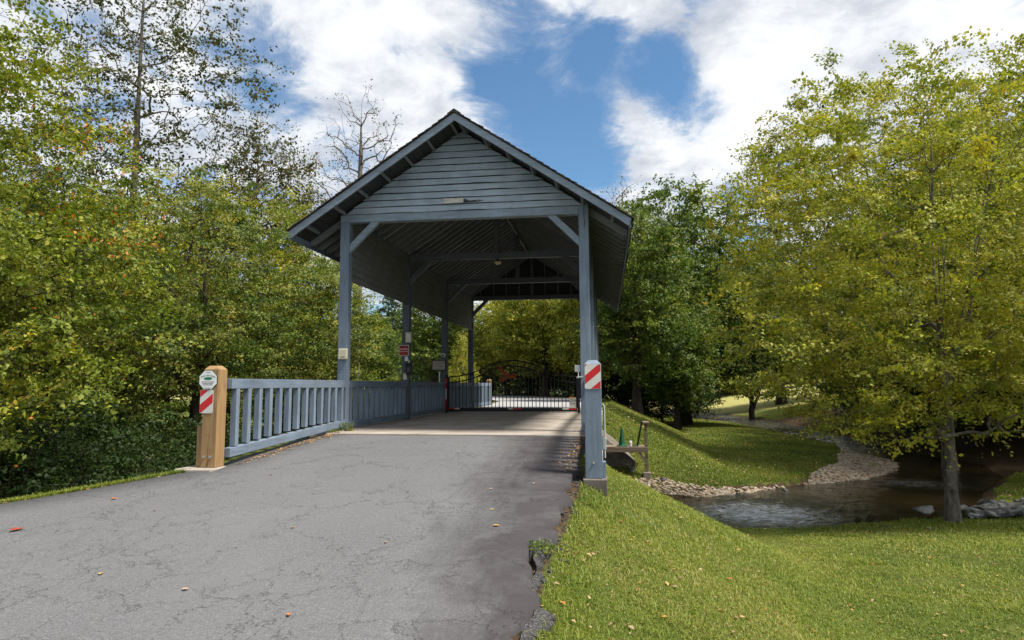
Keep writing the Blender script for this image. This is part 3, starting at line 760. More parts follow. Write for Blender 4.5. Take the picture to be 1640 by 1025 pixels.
# lap siding
def lap_rows(mb, rows_, y, front=-1, wav=.007, th=.024, slope_=True):
    """horizontal boards on a gable plane; rows_ = (z0,z1); front is the side they face"""
    for z0, z1 in rows_:
        def half(z): return (ZR - .125 - z) / SL
        h0, h1 = min(half(z0), 2.36), min(half(z1), 2.36)
        if h0 <= .03: continue
        h1 = max(h1, 0.0)
        n = max(2, int(h0 * 2 / .32)); xs = [XC - h0 + 2 * h0 * i / n for i in range(n + 1)]
        bow = [random.uniform(-1, 1) * wav for _ in xs]
        lift = [abs(random.gauss(0, 1)) * .008 for _ in xs]
        for i in range(n):
            def tp(x): return max(-h1, min(h1, x - XC)) + XC
            xa, xb = xs[i], xs[i + 1]
            if i and i % 7 == 3: xa += .004
            za, zb = z0 + .003 + bow[i], z0 + .003 + bow[i + 1]
            ya, yb = y + front * (th + lift[i] + .004), y + front * (th + lift[i + 1] + .004)
            yt = y + front * .003
            p = [(xa, ya, za), (xb, yb, zb), (xb, yb - front * .022, zb), (xa, ya - front * .022, za),
                 (tp(xa), yt, z1 - .016), (tp(xb), yt, z1 - .016), (tp(xb), yt - front * .006, z1 - .016), (tp(xa), yt - front * .006, z1 - .016)]
            if front > 0: p = [p[1], p[0], p[3], p[2], p[5], p[4], p[7], p[6]]
            mb.hexa(p)
rows_ = [(ZT + .004 + .134 * i, ZT + .004 + .134 * (i + 1) + .006) for i in range(12)]
mb = MB(); lap_rows(mb, rows_, PY[0] + .012); mb.build('gable_siding', M_SID, bridge)
mb = MB(); mb.prism([(XC - 2.30, ZT + .005), (XC + 2.30, ZT + .005), (XC, ZR - .17)], PY[0] + .03, PY[0] + .05, lambda u, v, w_: (u, w_, v)); mb.build('gable_backing', M_SHEATH, bridge)
mb = MB(); lap_rows(mb, rows_, PY[3] + PW - .0, 1); mb.build('gable_siding', M_SID, bridge)
mb = MB(); mb.prism([(XC - 2.30, ZT + .02), (XC + 2.30, ZT + .02), (XC, ZR - .17)], PY[3] + .150, PY[3] + .165, lambda u, v, w_: (u, w_, v)); mb.build('gable_backing', M_SHEATH, bridge)
for q in range(-4, 5):
    if q == 0: continue
    x = XC + q * .5
    MB().box(x - .02, x + .02, PY[3] + .07, PY[3] + .148, ZT + .012, zr_(x) - .2).build('gable_stud', M_RAFT, bridge)
# split board on the front gable: raw wood and a dark gap
def jag(pts, y0, y1, m, nm):
    mb = MB(); mb.prism(pts, y0, y1, lambda u, v, w_: (u, w_, v)); return mb.build(nm, m, bridge)
yf = PY[0] - .042
jag([(-3.18, 4.436), (-3.02, 4.431), (-2.80, 4.437), (-2.72, 4.443), (-2.715, 4.520), (-2.80, 4.532), (-3.0, 4.527), (-3.13, 4.536), (-3.09, 4.495), (-3.12, 4.470)], yf, yf + .010, M_RAW, 'bare_wood_patch')
jag([(-2.72, 4.440), (-2.45, 4.452), (-2.31, 4.470), (-2.40, 4.474), (-2.44, 4.505), (-2.47, 4.478), (-2.60, 4.470), (-2.66, 4.500), (-2.715, 4.512)], yf + .002, yf + .012, M_INK, 'split_gap')
jag([(-2.455, 4.462), (-2.425, 4.466), (-2.43, 4.502), (-2.452, 4.498)], yf - .003, yf + .006, M_RAW, 'bare_wood_patch')
# side siding between posts, boards with uneven lower edges
for (xs_, front) in ((XLi - .045, -1), (XRi + .045, 1)):
    for y0, y1 in zip(PY[:-1], PY[1:]):
        mb = MB(); z = 2.974
        while z < ZT - .03:
            z1 = min(z + .136, ZT - .005); n = 10
            bw = [random.uniform(-.006, .006) for _ in range(n + 1)]
            for i in range(n):
                ya = y0 + PW + .003 + (y1 - y0 - PW - .006) * i / n; yb = y0 + PW + .003 + (y1 - y0 - PW - .006) * (i + 1) / n
                xo = xs_ + front * .034
                mb.hexa([(xs_ - front * .020, ya, z + bw[i]), (xo, ya, z + bw[i]), (xo, yb, z + bw[i + 1]), (xs_ - front * .020, yb, z + bw[i + 1]),
                         (xs_ + front * .004, ya, z1), (xs_ + front * .012, ya, z1), (xs_ + front * .012, yb, z1), (xs_ + front * .004, yb, z1)])
            z = z1
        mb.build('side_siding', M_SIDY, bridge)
# hanging lamp under the second tie beam
lamp = MB().lathe([(.02, 0), (.02, -.05), (.05, -.06), (.055, -.075)], (XC + .03, PY[1] + .08, ZB)).build('lamp_base', M_BLACK, bridge)
lb = MB().lathe([(.095, -.078), (.105, -.085), (.085, -.125), (.045, -.150), (.01, -.156)], (XC + .03, PY[1] + .08, ZB), 20).build('lamp_bowl', M_BULB, bridge, smooth=True)
# rusty wires on the right corner post
MB().tube([(-.37, PY[0] - .006, 4.28), (-.375, PY[0] - .008, 4.10), (-.362, PY[0] - .006, 3.95), (-.372, PY[0] - .008, 3.86)], .006, 6).build('hook_wire', M_BROWNM, bridge)

# ------------------------------------------------------------------ railings
def rail_section(root, xa, ya, xb, yb, n, zbot=lambda y: .03):
    """top rail, bottom rail and n balusters between two posts"""
    d = Vector((xb - xa, yb - ya, 0)); L_ = d.length; d.normalize(); nx = Vector((d.y, -d.x, 0))
    def P_(t, z): return Vector((xa + (xb - xa) * t, ya + (yb - ya) * t, z))
    MB().bar(P_(0, .893), P_(1, .893), nx * .088, (0, 0, .138)).build('top_rail', M_PY, root, .006)
    a, b = P_(0, zbot(ya) + .06), P_(1, zbot(yb) + .06)
    MB().bar(a, b, nx * .105, (0, 0, .125)).build('bottom_rail', M_PY, root, .006)
    for i in range(n):
        t = (i + .55) / n; p = P_(t, 0); z0 = zbot(p.y) + .1235
        MB().bar((p.x, p.y, z0), (p.x, p.y, .8235), nx * .086, d * .086).build('baluster', M_PZ, root, .005)
zb_f = lambda y: float(zroad(y)) + .085 + .03 * (12.39 - y) / 4.1
railL = thing('bridge_railing', (-5.14, 18, 0), 'long blue-grey baluster railing along the left side of the bridge', 'railing', 'railings of the covered bridge')
rail_section(railL, -5.125, 8.42, -5.115, PY[0] - .002, 13, zb_f)
for y0, y1 in zip(PY[:-1], PY[1:]): rail_section(railL, -5.140, y0 + PW + .002, -5.140, y1 - .002, 12)
rail_section(railL, -5.12, PY[3] + PW + .002, -5.12, 29.1, 12)
railR = thing('bridge_railing', (-.37, 18, 0), 'blue-grey baluster railing along the right side seen edge-on behind the corner post', 'railing', 'railings of the covered bridge')
rail_section(railR, -.205, 8.41, -.36, PY[0] - .002, 13, zb_f)
for y0, y1 in zip(PY[:-1], PY[1:]): rail_section(railR, -.375, y0 + PW + .002, -.375, y1 - .002, 12)
rail_section(railR, -.38, PY[3] + PW + .002, -.38, 29.1, 12)

# ------------------------------------------------------------------ end posts
def cap_post(name, x0, x1, y0, y1, z0, z1, m, root, ch=.045, zc=.05):
    mb = MB(); mb.box(x0, x1, y0, y1, z0, z1 - zc)
    mb2 = MB(); p = [(x0, y0, z0), (x1, y0, z0), (x1, y1, z0), (x0, y1, z0)]
    n = 0; V = [(x, y, z0) for x, y in ((x0, y0), (x1, y0), (x1, y1), (x0, y1))]
    V += [(x, y, z1 - zc) for x, y in ((x0, y0), (x1, y0), (x1, y1), (x0, y1))]
    V += [(x, y, z1) for x, y in ((x0 + ch, y0 + ch), (x1 - ch, y0 + ch), (x1 - ch, y1 - ch), (x0 + ch, y1 - ch))]
    mb2.v = V; q = lambda a, b, c, d: (mb2.f.append((a, b, c, d)), mb2.mi.append(0))
    q(3, 2, 1, 0)
    for b in (0, 4):
        for i in range(4): q(b + i, b + (i + 1) % 4, b + 4 + (i + 1) % 4, b + 4 + i)
    q(8, 9, 10, 11)
    return mb2.build(name, m, root, .005)
tp = thing('end_post', (-5.24, 8.3, -.2), 'raw brown timber end post with an octagonal sign at the left railing', 'post')
cap_post('shaft', -5.362, -5.150, 8.20, 8.41, -.215, 1.135, M_TIMBER, tp)
MB().box(-5.455, -5.364, 8.24, 8.36, -.215, .33).build('side_block', M_TIMBER, tp, .006)
for bx in (-5.31, -5.215):
    MB().tube([(bx, 8.196, -.075), (bx, 8.175, -.075)], .018, 10).build('bolt', M_STEEL, tp)
o = MB().box(-5.62, -5.10, 8.02, 8.58, -.42, -.218).build('concrete_footing', M_CONC, None, .015); tag(o, 'low concrete pad under the raw timber post', 'footing')

def hazard(x0, x1, z0, z1, y, root_label, bands, nm='hazard_sign', group='red and white hazard panels', flip=False):
    w_, h_ = x1 - x0, z1 - z0; r = .02
    s = thing(nm, ((x0 + x1) / 2, y, z0), root_label, 'sign', group)
    def outline(e=0):
        pts = []
        for cx, cz, a0 in ((x1 - r, z0 + r, -90), (x1 - r, z1 - r, 0), (x0 + r, z1 - r, 90), (x0 + r, z0 + r, 180)):
            for k_ in range(4):
                a = math.radians(a0 + 30 * k_); pts.append((cx + (r - e) * math.cos(a), cz + (r - e) * math.sin(a)))
        return pts
    MB().prism(outline(), y - .004, y, lambda u, v, q: (u, q, v)).build('panel', M_SILV, s)
    # red bands at 45 degrees, clipped against the rounded panel
    def clip(poly, a, b, c):   # keep a*x+b*z<=c
        out = []
        for i in range(len(poly)):
            p, q = poly[i], poly[(i + 1) % len(poly)]; dp, dq = a * p[0] + b * p[1] - c, a * q[0] + b * q[1] - c
            if dp <= 0: out.append(p)
            if dp * dq < 0:
                t = dp / (dp - dq); out.append((p[0] + t * (q[0] - p[0]), p[1] + t * (q[1] - p[1])))
        return out
    sl = .83
    base = outline(.004)
    for lo, hi in bands:
        # measure t along the diagonal normal: bands rise to the right
        tot = h_ + sl * w_
        c0 = z1 - tot * hi; c1 = z1 - tot * lo
        # line: z - sl*(x-x0) = c
        pl = clip(base, -sl, 1, c1 - sl * x0); pl = clip(pl, sl, -1, -(c0 - sl * x0))
        if len(pl) >= 3: MB().prism(pl, y - .0055, y - .0042, lambda u, v, q: (u, q, v)).build('red_band', M_RED, s)
    return s
hazard(-5.400, -5.212, .500, .812, 8.197, 'small red and white striped panel on the raw timber post', ((-9, .22), (.43, .69), (.965, 9)))
# octagonal sign
oc = thing('octagonal_sign', (-5.293, 8.19, .82), 'white octagonal sign with green lettering on the raw timber post', 'sign')
def octo(cx, cz, r): return [(cx + r * math.cos(math.radians(22.5 + 45 * i)), cz + r * math.sin(math.radians(22.5 + 45 * i))) for i in range(8)]
fx = lambda u, v, q: (u, q, v)
MB().prism(octo(-5.293, .943, .142), 8.190, 8.194, fx).build('border', M_GREENP, oc)
MB().prism(octo(-5.293, .943, .134), 8.1885, 8.1899, fx).build('plate', M_WHITE, oc)
text_mesh('lettering', 'SECURED BY', .011, -5.293, 8.1878, 1.045, M_INK, oc)
text_mesh('lettering', 'Smoky Valley Systems', .029, -5.293, 8.1878, 1.005, M_GREENI, oc, arc=2.2, xs=.82)
el = [(-5.293 + .062 * math.cos(a), .962 + .020 * math.sin(a)) for a in np.linspace(0, 2 * math.pi, 17)[:-1]]
MB().prism(el, 8.1874, 8.1884, fx).build('emblem', M_GREENI, oc)
for zz, tx, sz in ((.918, 'THIS PROPERTY IS PROTECTED', .0135), (.898, 'BY ELECTRONIC SECURITY', .0135), (.878, 'MONITORED 24 HOURS', .0125), (.836, 'SALES & SERVICE', .012), (.820, 'LOCAL OFFICE', .012)):
    text_mesh('lettering', tx, sz, -5.293, 8.1878, zz, M_INK, oc)

sp_ = thing('end_post', (-.17, 8.3, -.27), 'short blue-grey end post with chamfered top carrying a striped panel', 'post')
cap_post('shaft', -.268, -.062, 8.20, 8.41, -.272, 1.168, M_PZ, sp_, .05, .048)
MB().box(-.0605, -.022, 8.26, 8.40, -.272, -.08).build('side_block', M_PZ, sp_, .004)
MB().tube([(-.168, 8.197, -.085), (-.168, 8.178, -.085)], .014, 10).build('bolt', M_STEEL, sp_)
hazard(-.262, -.064, .812, 1.118, 8.197, 'larger red and white striped panel on the short blue-grey post', ((-9, .065), (.305, .53), (.775, 9)))
o = MB().box(-.30, -.005, 8.14, 8.50, -.62, -.275).build('concrete_footing', plain('stained_concrete', (.115, .100, .085), .9, var=.4, sc=4), None, .012); tag(o, 'chipped concrete base under the short blue-grey post', 'footing')
# electrical conduit and small box on the outer side of the short post
cd = thing('conduit', (-.01, 8.45, -.2), 'grey metal conduit clipped to the outer side of the short blue-grey post', 'conduit')
MB().tube([(-.030, 8.44, -.05), (-.030, 8.44, .53), (-.036, 8.44, .60), (-.055, 8.44, .62)], .011, 8).build('pipe', M_GREYBOX, cd)
MB().box(-.058, -.012, 8.43, 8.47, .05, .20).build('junction_box', M_GREYBOX, cd, .006)

# ------------------------------------------------------------------ far end posts
for (x0, x1, lab, m) in ((-5.31, -5.10, 'orange-brown timber end post at the far left end of the bridge', M_TIMBER), (-.45, -.24, 'far right end post hidden behind the corner post', M_TIMBER)):
    t_ = thing('end_post', ((x0 + x1) / 2, 29.2, 0), lab, 'post'); cap_post('shaft', x0, x1, 29.10, 29.31, -.3, 1.13, m, t_)

# ------------------------------------------------------------------ gate
G_Y = 20.64; gx0, gx1 = -5.00, -.90; gc = (gx0 + gx1) / 2; gh = (gx1 - gx0) / 2
gate = thing('metal_gate', (gc, G_Y, 0), 'black arched metal gate across the bridge with a rusty animal cut-out', 'gate')
up = lambda x: float(np.interp(abs(x - gc) / gh, [0, .10, .22, .34, .45, .55, .65, .76, .88, 1], [1.64, 1.63, 1.585, 1.50, 1.40, 1.31, 1.24, 1.185, 1.145, 1.125]))
MB().box(gx0, gx1, G_Y - .03, G_Y + .03, .035, .150).build('bottom_rail', M_BLACK, gate, .004)
for dz, nm in ((0, 'top_arch'), (-.175, 'lower_arch')):
    MB().tube([(gx0 + .01 + (gx1 - gx0 - .02) * t, G_Y, up(gx0 + (gx1 - gx0) * t) + dz) for t in np.linspace(0, 1, 40)], .020, 6).build(nm, M_BLACK, gate)
for xx in (gx0 + .015, gx1 - .015): MB().box(xx - .02, xx + .02, G_Y - .02, G_Y + .02, .15, up(xx) + .012).build('stile', M_BLACK, gate)
nb = 35
for i in range(1, nb):
    x = gx0 + (gx1 - gx0) * i / nb
    MB().box(x - .011, x + .011, G_Y - .011, G_Y + .011, .148, up(x) - (.0 if i % 2 else .175)).build('picket', M_BLACK, gate)
em = [(595, 195), (640, 198), (665, 230), (700, 272), (735, 283), (768, 292), (800, 278), (822, 290), (836, 312), (815, 332), (775, 345), (735, 347), (705, 352), (680, 378), (640, 392), (604, 372), (618, 350), (650, 335), (672, 318), (662, 290), (632, 262), (612, 228)]
em = [(gc + .03 + (a - 785) * .00268, .86 + (57 - b / 7.45) * .01996) for a, b in em]
MB().prism(em[::-1], G_Y - .022, G_Y - .014, fx).build('animal_cutout', M_RUST, gate)
for a, b, m in ((gx0 + .02, gx0 + .20, M_RED), (gx0 + .21, gx0 + .37, M_SILV), (gc - .22 + .10, gc - .06 + .10, M_SILV), (gc + .05, gc + .31, M_RED), (gx1 - .46, gx1 - .27, M_SILV), (gx1 - .26, gx1 - .02, M_RED)):
    MB().box(a, b, G_Y - .034, G_Y - .0305, .100, .148).build('reflective_tape', m, gate)
MB().box(-4.30, -4.20, G_Y - .05, G_Y - .01, 1.14, 1.26).build('latch_box', M_BLACK, gate, .004)
gs = thing('gate_sign', (-1.03, G_Y - .03, .17), 'small white notice with an orange top band on the gate bars', 'sign')
MB().box(-1.150, -.905, G_Y - .018, G_Y - .0135, .160, .475).build('plate', M_SILV, gs)
MB().box(-1.150, -1.000, G_Y - .021, G_Y - .0185, .450, .490).build('orange_band', M_ORANGE, gs)
text_mesh('lettering', 'NOTICE', .050, -1.06, G_Y - .0205, .285, M_GREENP, gs); text_mesh('lettering', 'SLOW', .10, -1.06, G_Y - .0205, .375, M_INK, gs)
gp = thing('gate_post', (-5.09, G_Y, 0), 'black steel gate post with red and white reflective tape', 'post')
MB().box(-5.092, -5.008, G_Y - .06, G_Y + .02, 0, 1.20).build('shaft', M_BLACK, gp, .004)
for z0, z1, m in ((.10, .42, M_RED), (.42, .76, M_SILV), (.76, 1.06, M_RED)):
    MB().box(-5.090, -5.046, G_Y - .064, G_Y - .0605, z0 + .002, z1 - .002).build('reflective_tape', m, gp)
gp2 = thing('gate_post', (-.86, G_Y, 0), 'black steel latch post at the right end of the gate', 'post')
MB().box(-.893, -.82, G_Y - .04, G_Y + .04, 0, 1.16).build('shaft', M_BLACK, gp2, .004)

# ------------------------------------------------------------------ boxes and signs on the posts
def box_thing(name, x0, x1, y0, y1, z0, z1, m, lab, cat, bev=.01, extra=None):
    t_ = thing(name, ((x0 + x1) / 2, (y0 + y1) / 2, z0), lab, cat)
    MB().box(x0, x1, y0, y1, z0, z1).build('housing', m, t_, bev)
    if extra: extra(t_)
    return t_
def ex(t_): MB().box(-5.165, -5.08, 12.317, 12.3195, 1.418, 1.430).build('slot', M_INK, t_)
box_thing('control_box', -5.226, -5.038, 12.32, 12.39, 1.376, 1.592, M_BEIGE, 'cream square box on the front left corner post', 'box', .02, ex)
def ex(t_): MB().box(-5.125, -4.995, 16.418, 16.4205, 1.99, 2.21).build('cover', M_BEIGE, t_, .003)
box_thing('junction_box', -5.135, -4.985, 16.422, 16.528, 1.965, 2.237, M_GREYBOX, 'pale grey box above the red sign on the second left post', 'box', .008, ex)
rs = thing('warning_sign', (-5.165, 16.50, 1.63), 'dark red sign with white lettering on the second left post', 'sign')
MB().box(-5.300, -5.033, 16.415, 16.419, 1.628, 1.904).build('plate', M_SILV, rs)
MB().box(-5.288, -5.045, 16.412, 16.4145, 1.640, 1.892).build('red_field', M_DRED, rs)
text_mesh('lettering', 'WARNING', .052, -5.166, 16.4105, 1.855, M_INK, rs); text_mesh('lettering', '24 HOUR', .050, -5.166, 16.4105, 1.795, M_WHITE, rs)
text_mesh('lettering', 'SURVEILLANCE', .031, -5.166, 16.4105, 1.735, M_WHITE, rs)
o = MB().box(-5.175, -5.085, 16.520, 16.5285, 1.497, 1.612).build('notice_plate', M_WHITE, None, .002); tag(o, 'tiny white notice just below the red sign', 'sign')
o = MB().box(-5.078, -5.040, 16.505, 16.528, 1.425, 1.53).build('switch_plate', M_GREYBOX, None, .004); tag(o, 'narrow grey plate between the tiny white notice and the black keypad', 'switch')
kp = thing('keypad', (-5.03, 16.48, 1.1), 'black keypad unit on the second left post', 'keypad')
MB().box(-5.110, -4.975, 16.42, 16.529, 1.13, 1.415).build('housing', M_BLACK, kp, .015); MB().box(-5.075, -5.010, 16.414, 16.4195, 1.20, 1.33).build('button_pad', M_GLASS, kp, .002)
MB().box(-5.13, -4.96, 16.39, 16.529, 1.416, 1.440).build('hood', M_BLACK, kp, .003)
o = MB().box(-5.205, -5.115, 16.505, 16.5285, 1.013, 1.175).build('intercom_plate', M_BEIGE, None, .004); tag(o, 'small cream plate low on the second left post above the railing', 'switch')
cs = thing('caution_sign', (-5.31, 20.6, 1.34), 'white caution sign in a black frame on the third left post', 'sign')
MB().box(-5.550, -5.080, 20.585, 20.600, 1.335, 1.675).build('frame', M_BLACK, cs)
MB().box(-5.520, -5.110, 20.580, 20.5845, 1.365, 1.645).build('plate', plain('sign_face', (.40, .36, .31), .5, var=.06), cs)
text_mesh('lettering', 'CAUTION', .095, -5.315, 20.578, 1.590, M_BROWNI, cs); text_mesh('lettering', 'THIS GATE IS', .045, -5.315, 20.578, 1.520, M_INK, cs)
text_mesh('lettering', 'AUTOMATIC', .062, -5.315, 20.578, 1.465, M_INK, cs); text_mesh('lettering', 'KEEP CLEAR WHEN MOVING', .028, -5.315, 20.578, 1.397, M_INK, cs)
dc = thing('dome_camera', (-5.18, 20.62, 1.78), 'round white security camera above the caution sign', 'camera')
mb = MB(); mb.tube([(-5.175, 20.667, 1.83), (-5.175, 20.62, 1.83), (-5.178, 20.60, 1.828)], [.062, .062, .05], 16); mb.build('housing', M_WHITE, dc, smooth=False)
MB().tube([(-5.180, 20.602, 1.828), (-5.183, 20.585, 1.826), (-5.184, 20.575, 1.825)], [.034, .030, .012], 14).build('lens', M_GLASS, dc, smooth=True)
o = MB().tube([(-5.30, 20.63, .96), (-5.30, 20.63, 1.30)], .024, 10).build('plastic_pipe', M_WHITE); tag(o, 'short white plastic pipe beside the third left post', 'pipe')
lt = thing('gate_receiver', (-.53, 12.45, 1.1), 'small pale box on the inner face of the right corner post', 'box')
MB().box(-.585, -.475, 12.41, 12.50, 1.105, 1.235).build('housing', M_GREYBOX, lt, .006)
MB().tube([(-.515, 12.40, 1.10), (-.515, 12.40, 1.01)], .007, 6).build('lead', M_WHITE, lt)
MB().tube([(-.545, 12.385, 1.0), (-.475, 12.385, 1.005), (-.43, 12.388, 1.01)], .017, 8).build('clamp', M_STEEL, lt)

# ------------------------------------------------------------------ creek-side platform
pf = thing('wooden_platform', (.5, 19.8, -1.6), 'small weathered wooden platform on a leg beside the creek', 'platform')
pz = -.905
def PFX(px): return px
for i in range(4):
    y0 = 19.35 + i * .15; MB().box(-.10, 1.14 + .0 * i, y0, y0 + .142, pz - .035, pz).build('deck_board', M_GREYWOOD, pf, .004)
MB().box(-.10, 1.15, 19.30, 19.345, pz - .15, pz - .004).build('front_joist', M_GREYWOOD, pf, .004)
MB().box(-.10, 1.15, 19.955, 20.0, pz - .15, pz - .004).build('rear_joist', M_GREYWOOD, pf, .004)
MB().box(1.06, 1.15, 19.40, 19.49, -1.75, pz - .036).build('leg', M_GREYWOOD, pf, .004)
MB().box(1.06, 1.15, 19.40, 19.49, pz, pz + .66).build('rail_post', M_GREYWOOD, pf, .004)
MB().box(1.02, 1.20, 19.33, 19.95, pz + .662, pz + .70).build('rail_cap', M_GREYWOOD, pf, .004)
MB().bar((.90, 19.33, pz - .15), (1.105, 19.33, pz - .46), (.0, .04, 0), (.06, 0, .06)).build('brace', M_GREYWOOD, pf)
o = MB().box(1.0, 1.22, 19.30, 19.55, -1.80, -1.62).build('footing_block', M_CONC, None, .01); tag(o, 'small pale block under the leg of the wooden platform', 'footing')
cn = thing('traffic_cone', (.42, 19.5, pz), 'dark green cone standing on the wooden platform', 'cone')
MB().box(.275, .575, 19.36, 19.66, pz + .001, pz + .025).build('base', M_GREENP, cn, .006)
MB().lathe([(.110, .026), (.095, .06), (.028, .50), (.020, .52), (.010, .525)], (.425, 19.51, pz), 20).build('body', M_GREENP, cn)
o = MB().lathe([(.045, .002), (.048, .01), (.048, .13), (.036, .15), (.036, .165)], (.66, 19.45, pz), 14).build('white_jar', M_WHITE); tag(o, 'small white jar beside the green cone on the platform', 'jar')
ld = thing('black_frame', (.93, 19.6, pz), 'narrow black frame leaning on the rail of the wooden platform', 'frame')
for yy in (19.46, 19.72):
    MB().bar((.86, yy, pz + .01), (1.0, yy, pz + .70), (.035, 0, 0), (0, .03, 0)).build('side_bar', M_BLACK, ld)
for k_ in range(5):
    t = .12 + k_ * .2; MB().bar((.86 + .14 * t, 19.475, pz + .01 + .69 * t), (.86 + .14 * t, 19.705, pz + .01 + .69 * t), (.02, 0, 0), (0, 0, .02)).build('rung', M_BLACK, ld)

# ------------------------------------------------------------------ rocks and stones
def ico(sub=2):
    import bmesh
    bm = bmesh.new(); bmesh.ops.create_icosphere(bm, subdivisions=sub, radius=1); v = np.array([q.co[:] for q in bm.verts]); f = np.array([[q.index for q in p.verts] for p in bm.faces]); bm.free(); return v, f
IV, IF = ico(3)
def rock_mesh(seed, sq=(1, 1, .7)):
    r = np.random.default_rng(seed); v = IV.copy()
    for _ in range(13):                                   # cut flat facets
        n = r.normal(size=3); n /= np.linalg.norm(n); d = r.uniform(.28, .62); h = v @ n
        v = v - np.outer(np.clip(h - d, 0, 9), n)
    v += r.normal(size=v.shape) * .008; v *= np.array(sq)
    return np_mesh('rock', v, IF, M_ROCK)
rocks = [rock_mesh(s, (1, random.uniform(.7, 1), random.uniform(.5, .8))) for s in range(7)]
def put_rock(x, y, s, label, group=None, sink=.3, k=None, rz=None, name='rock'):
    o = bpy.data.objects.new(name, random.choice(rocks) if k is None else rocks[k]); C.objects.link(o)
    z = max(float(terrain(x, y)), WZ - .06)
    o.location = (x, y, z + s * (.45 - sink)); o.scale = (s, s * random.uniform(.8, 1.1), s * random.uniform(.7, 1))
    o.rotation_euler = (random.uniform(-.4, .4), random.uniform(-.4, .4), random.uniform(0, 6.3) if rz is None else rz)
    tag(o, label, 'rock', group); return o
put_rock(6.95, 15.95, .40, 'dark angular boulder leaning against the left side of the creekside trunk', k=5, sink=.0)
put_rock(8.6, 16.9, .34, 'largest pale grey boulder topping the rock heap on the right bank', k=3, sink=-.02)
put_rock(5.55, 14.6, .09, 'small flat grey stone on the grass left of the trunk')
put_rock(6.2, 14.25, .08, 'tiny pale stone on the grass in front of the trunk')
for i in range(95):
    t = random.random() ** .8; x = 7.35 + 3.2 * t + random.gauss(0, .12); y = 15.55 + 1.0 * t + random.uniform(-.25, .25 + 1.1 * t)
    put_rock(x, y, random.uniform(.13, .33), 'angular grey rock in the heap right of the creekside trunk', 'rocks heaped on the right bank', random.uniform(-.1, .2))
put_rock(4.5, 18.25, .17, 'wet dark rock breaking the water in mid creek', k=2, sink=.25)
put_rock(4.85, 18.25, .10, 'smaller wet stone just right of the mid-creek rock', k=4, sink=.25)
for x, y, s in ((1.55, 19.35, .2), (3.7, 19.85, .16), (5.1, 20.5, .17), (.7, 19.6, .15), (2.6, 19.3, .13)):
    put_rock(x, y, s, 'flat stone on the gravel rim below the grass bank', 'bigger stones on the gravel rim', .15)
# gravel bar and rim
def scatter_stones(name, n, region, label, smin, smax):
    V = []; cnt = 0
    base = np.array([(1, 0, 0), (0, 1, 0), (-1, 0, 0), (0, -1, 0), (.1, .1, .6), (0, 0, -.6)], float)
    Fb = np.array([(0, 1, 4), (1, 2, 4), (2, 3, 4), (3, 0, 4), (1, 0, 5), (2, 1, 5), (3, 2, 5), (0, 3, 5)])
    pts = region(n)
    z = terrain(pts[:, 0], pts[:, 1]); m = len(pts)
    s = smin + (smax - smin) * rng.random(m) ** 2.2
    a = rng.uniform(0, 6.28, m); v = base[None] * s[:, None, None] * (1 + rng.uniform(-.3, .3, (m, 6, 3)))
    ca, sa = np.cos(a)[:, None], np.sin(a)[:, None]
    x = v[:, :, 0] * ca - v[:, :, 1] * sa * .75; y = v[:, :, 0] * sa + v[:, :, 1] * ca * .75
    V = np.stack([x + pts[:, 0:1], y + pts[:, 1:2], v[:, :, 2] * .8 + (z + s * .12)[:, None] + x * rng.uniform(-.3, .3, (m, 1))], -1).reshape(-1, 3)
    F_ = (Fb[None] + (np.arange(m) * 6)[:, None, None]).reshape(-1, 3)
    o = add_obj(name, np_mesh(name, V, F_, M_PEB)); tag(o, label, 'gravel', kind='stuff'); return o
def bar_region(n):
    out = []
    while sum(map(len, out)) < n:
        x = rng.uniform(-2, 12.5, 40000); y = rng.uniform(17.5, 31.5, 40000)
        z, g, s, gd, side = terrain(x, y, True)
        k = (side > 0) & (gd < .02) & (s > -.22) & (z < -1.8) & (rng.random(40000) < np.clip(1.2 - (y - 18) / 30, .2, 1))
        out.append(np.stack([x[k], y[k]], 1))
    return np.concatenate(out)[:n]
scatter_stones('gravel_bar', 15000, bar_region, 'tan and brown river stones rimming the grass point in the creek bend', .025, .11)

# ------------------------------------------------------------------ leaves, blades and litter
def quads_leaf(P, size, seed, up=1.0, droop=.0, asp=.62, fold=.18, base=None):
    """one folded rhombic leaf per point; returns vertex array (n*4,3)"""
    r = np.random.default_rng(seed); n = len(P)
    nrm = r.normal(size=(n, 3)) * (.75 if base is None else .48); nrm += 0 if base is not None else np.array([0, 0, up]); nrm += 0 if base is None else base; nrm /= np.linalg.norm(nrm, axis=1)[:, None]
    t = r.normal(size=(n, 3)); t -= (t * nrm).sum(1)[:, None] * nrm; t /= np.linalg.norm(t, axis=1)[:, None]
    t[:, 2] -= droop; b = np.cross(nrm, t)
    s = (size * r.uniform(.5, 1.35, n))[:, None]
    a = P - t * s * .5; c = P + t * s * .5
    l = P - b * s * asp * .5 + nrm * s * fold - t * s * .06; rr = P + b * s * asp * .5 + nrm * s * fold - t * s * .06
    return np.stack([a, rr, c, l], 1).reshape(-1, 3)
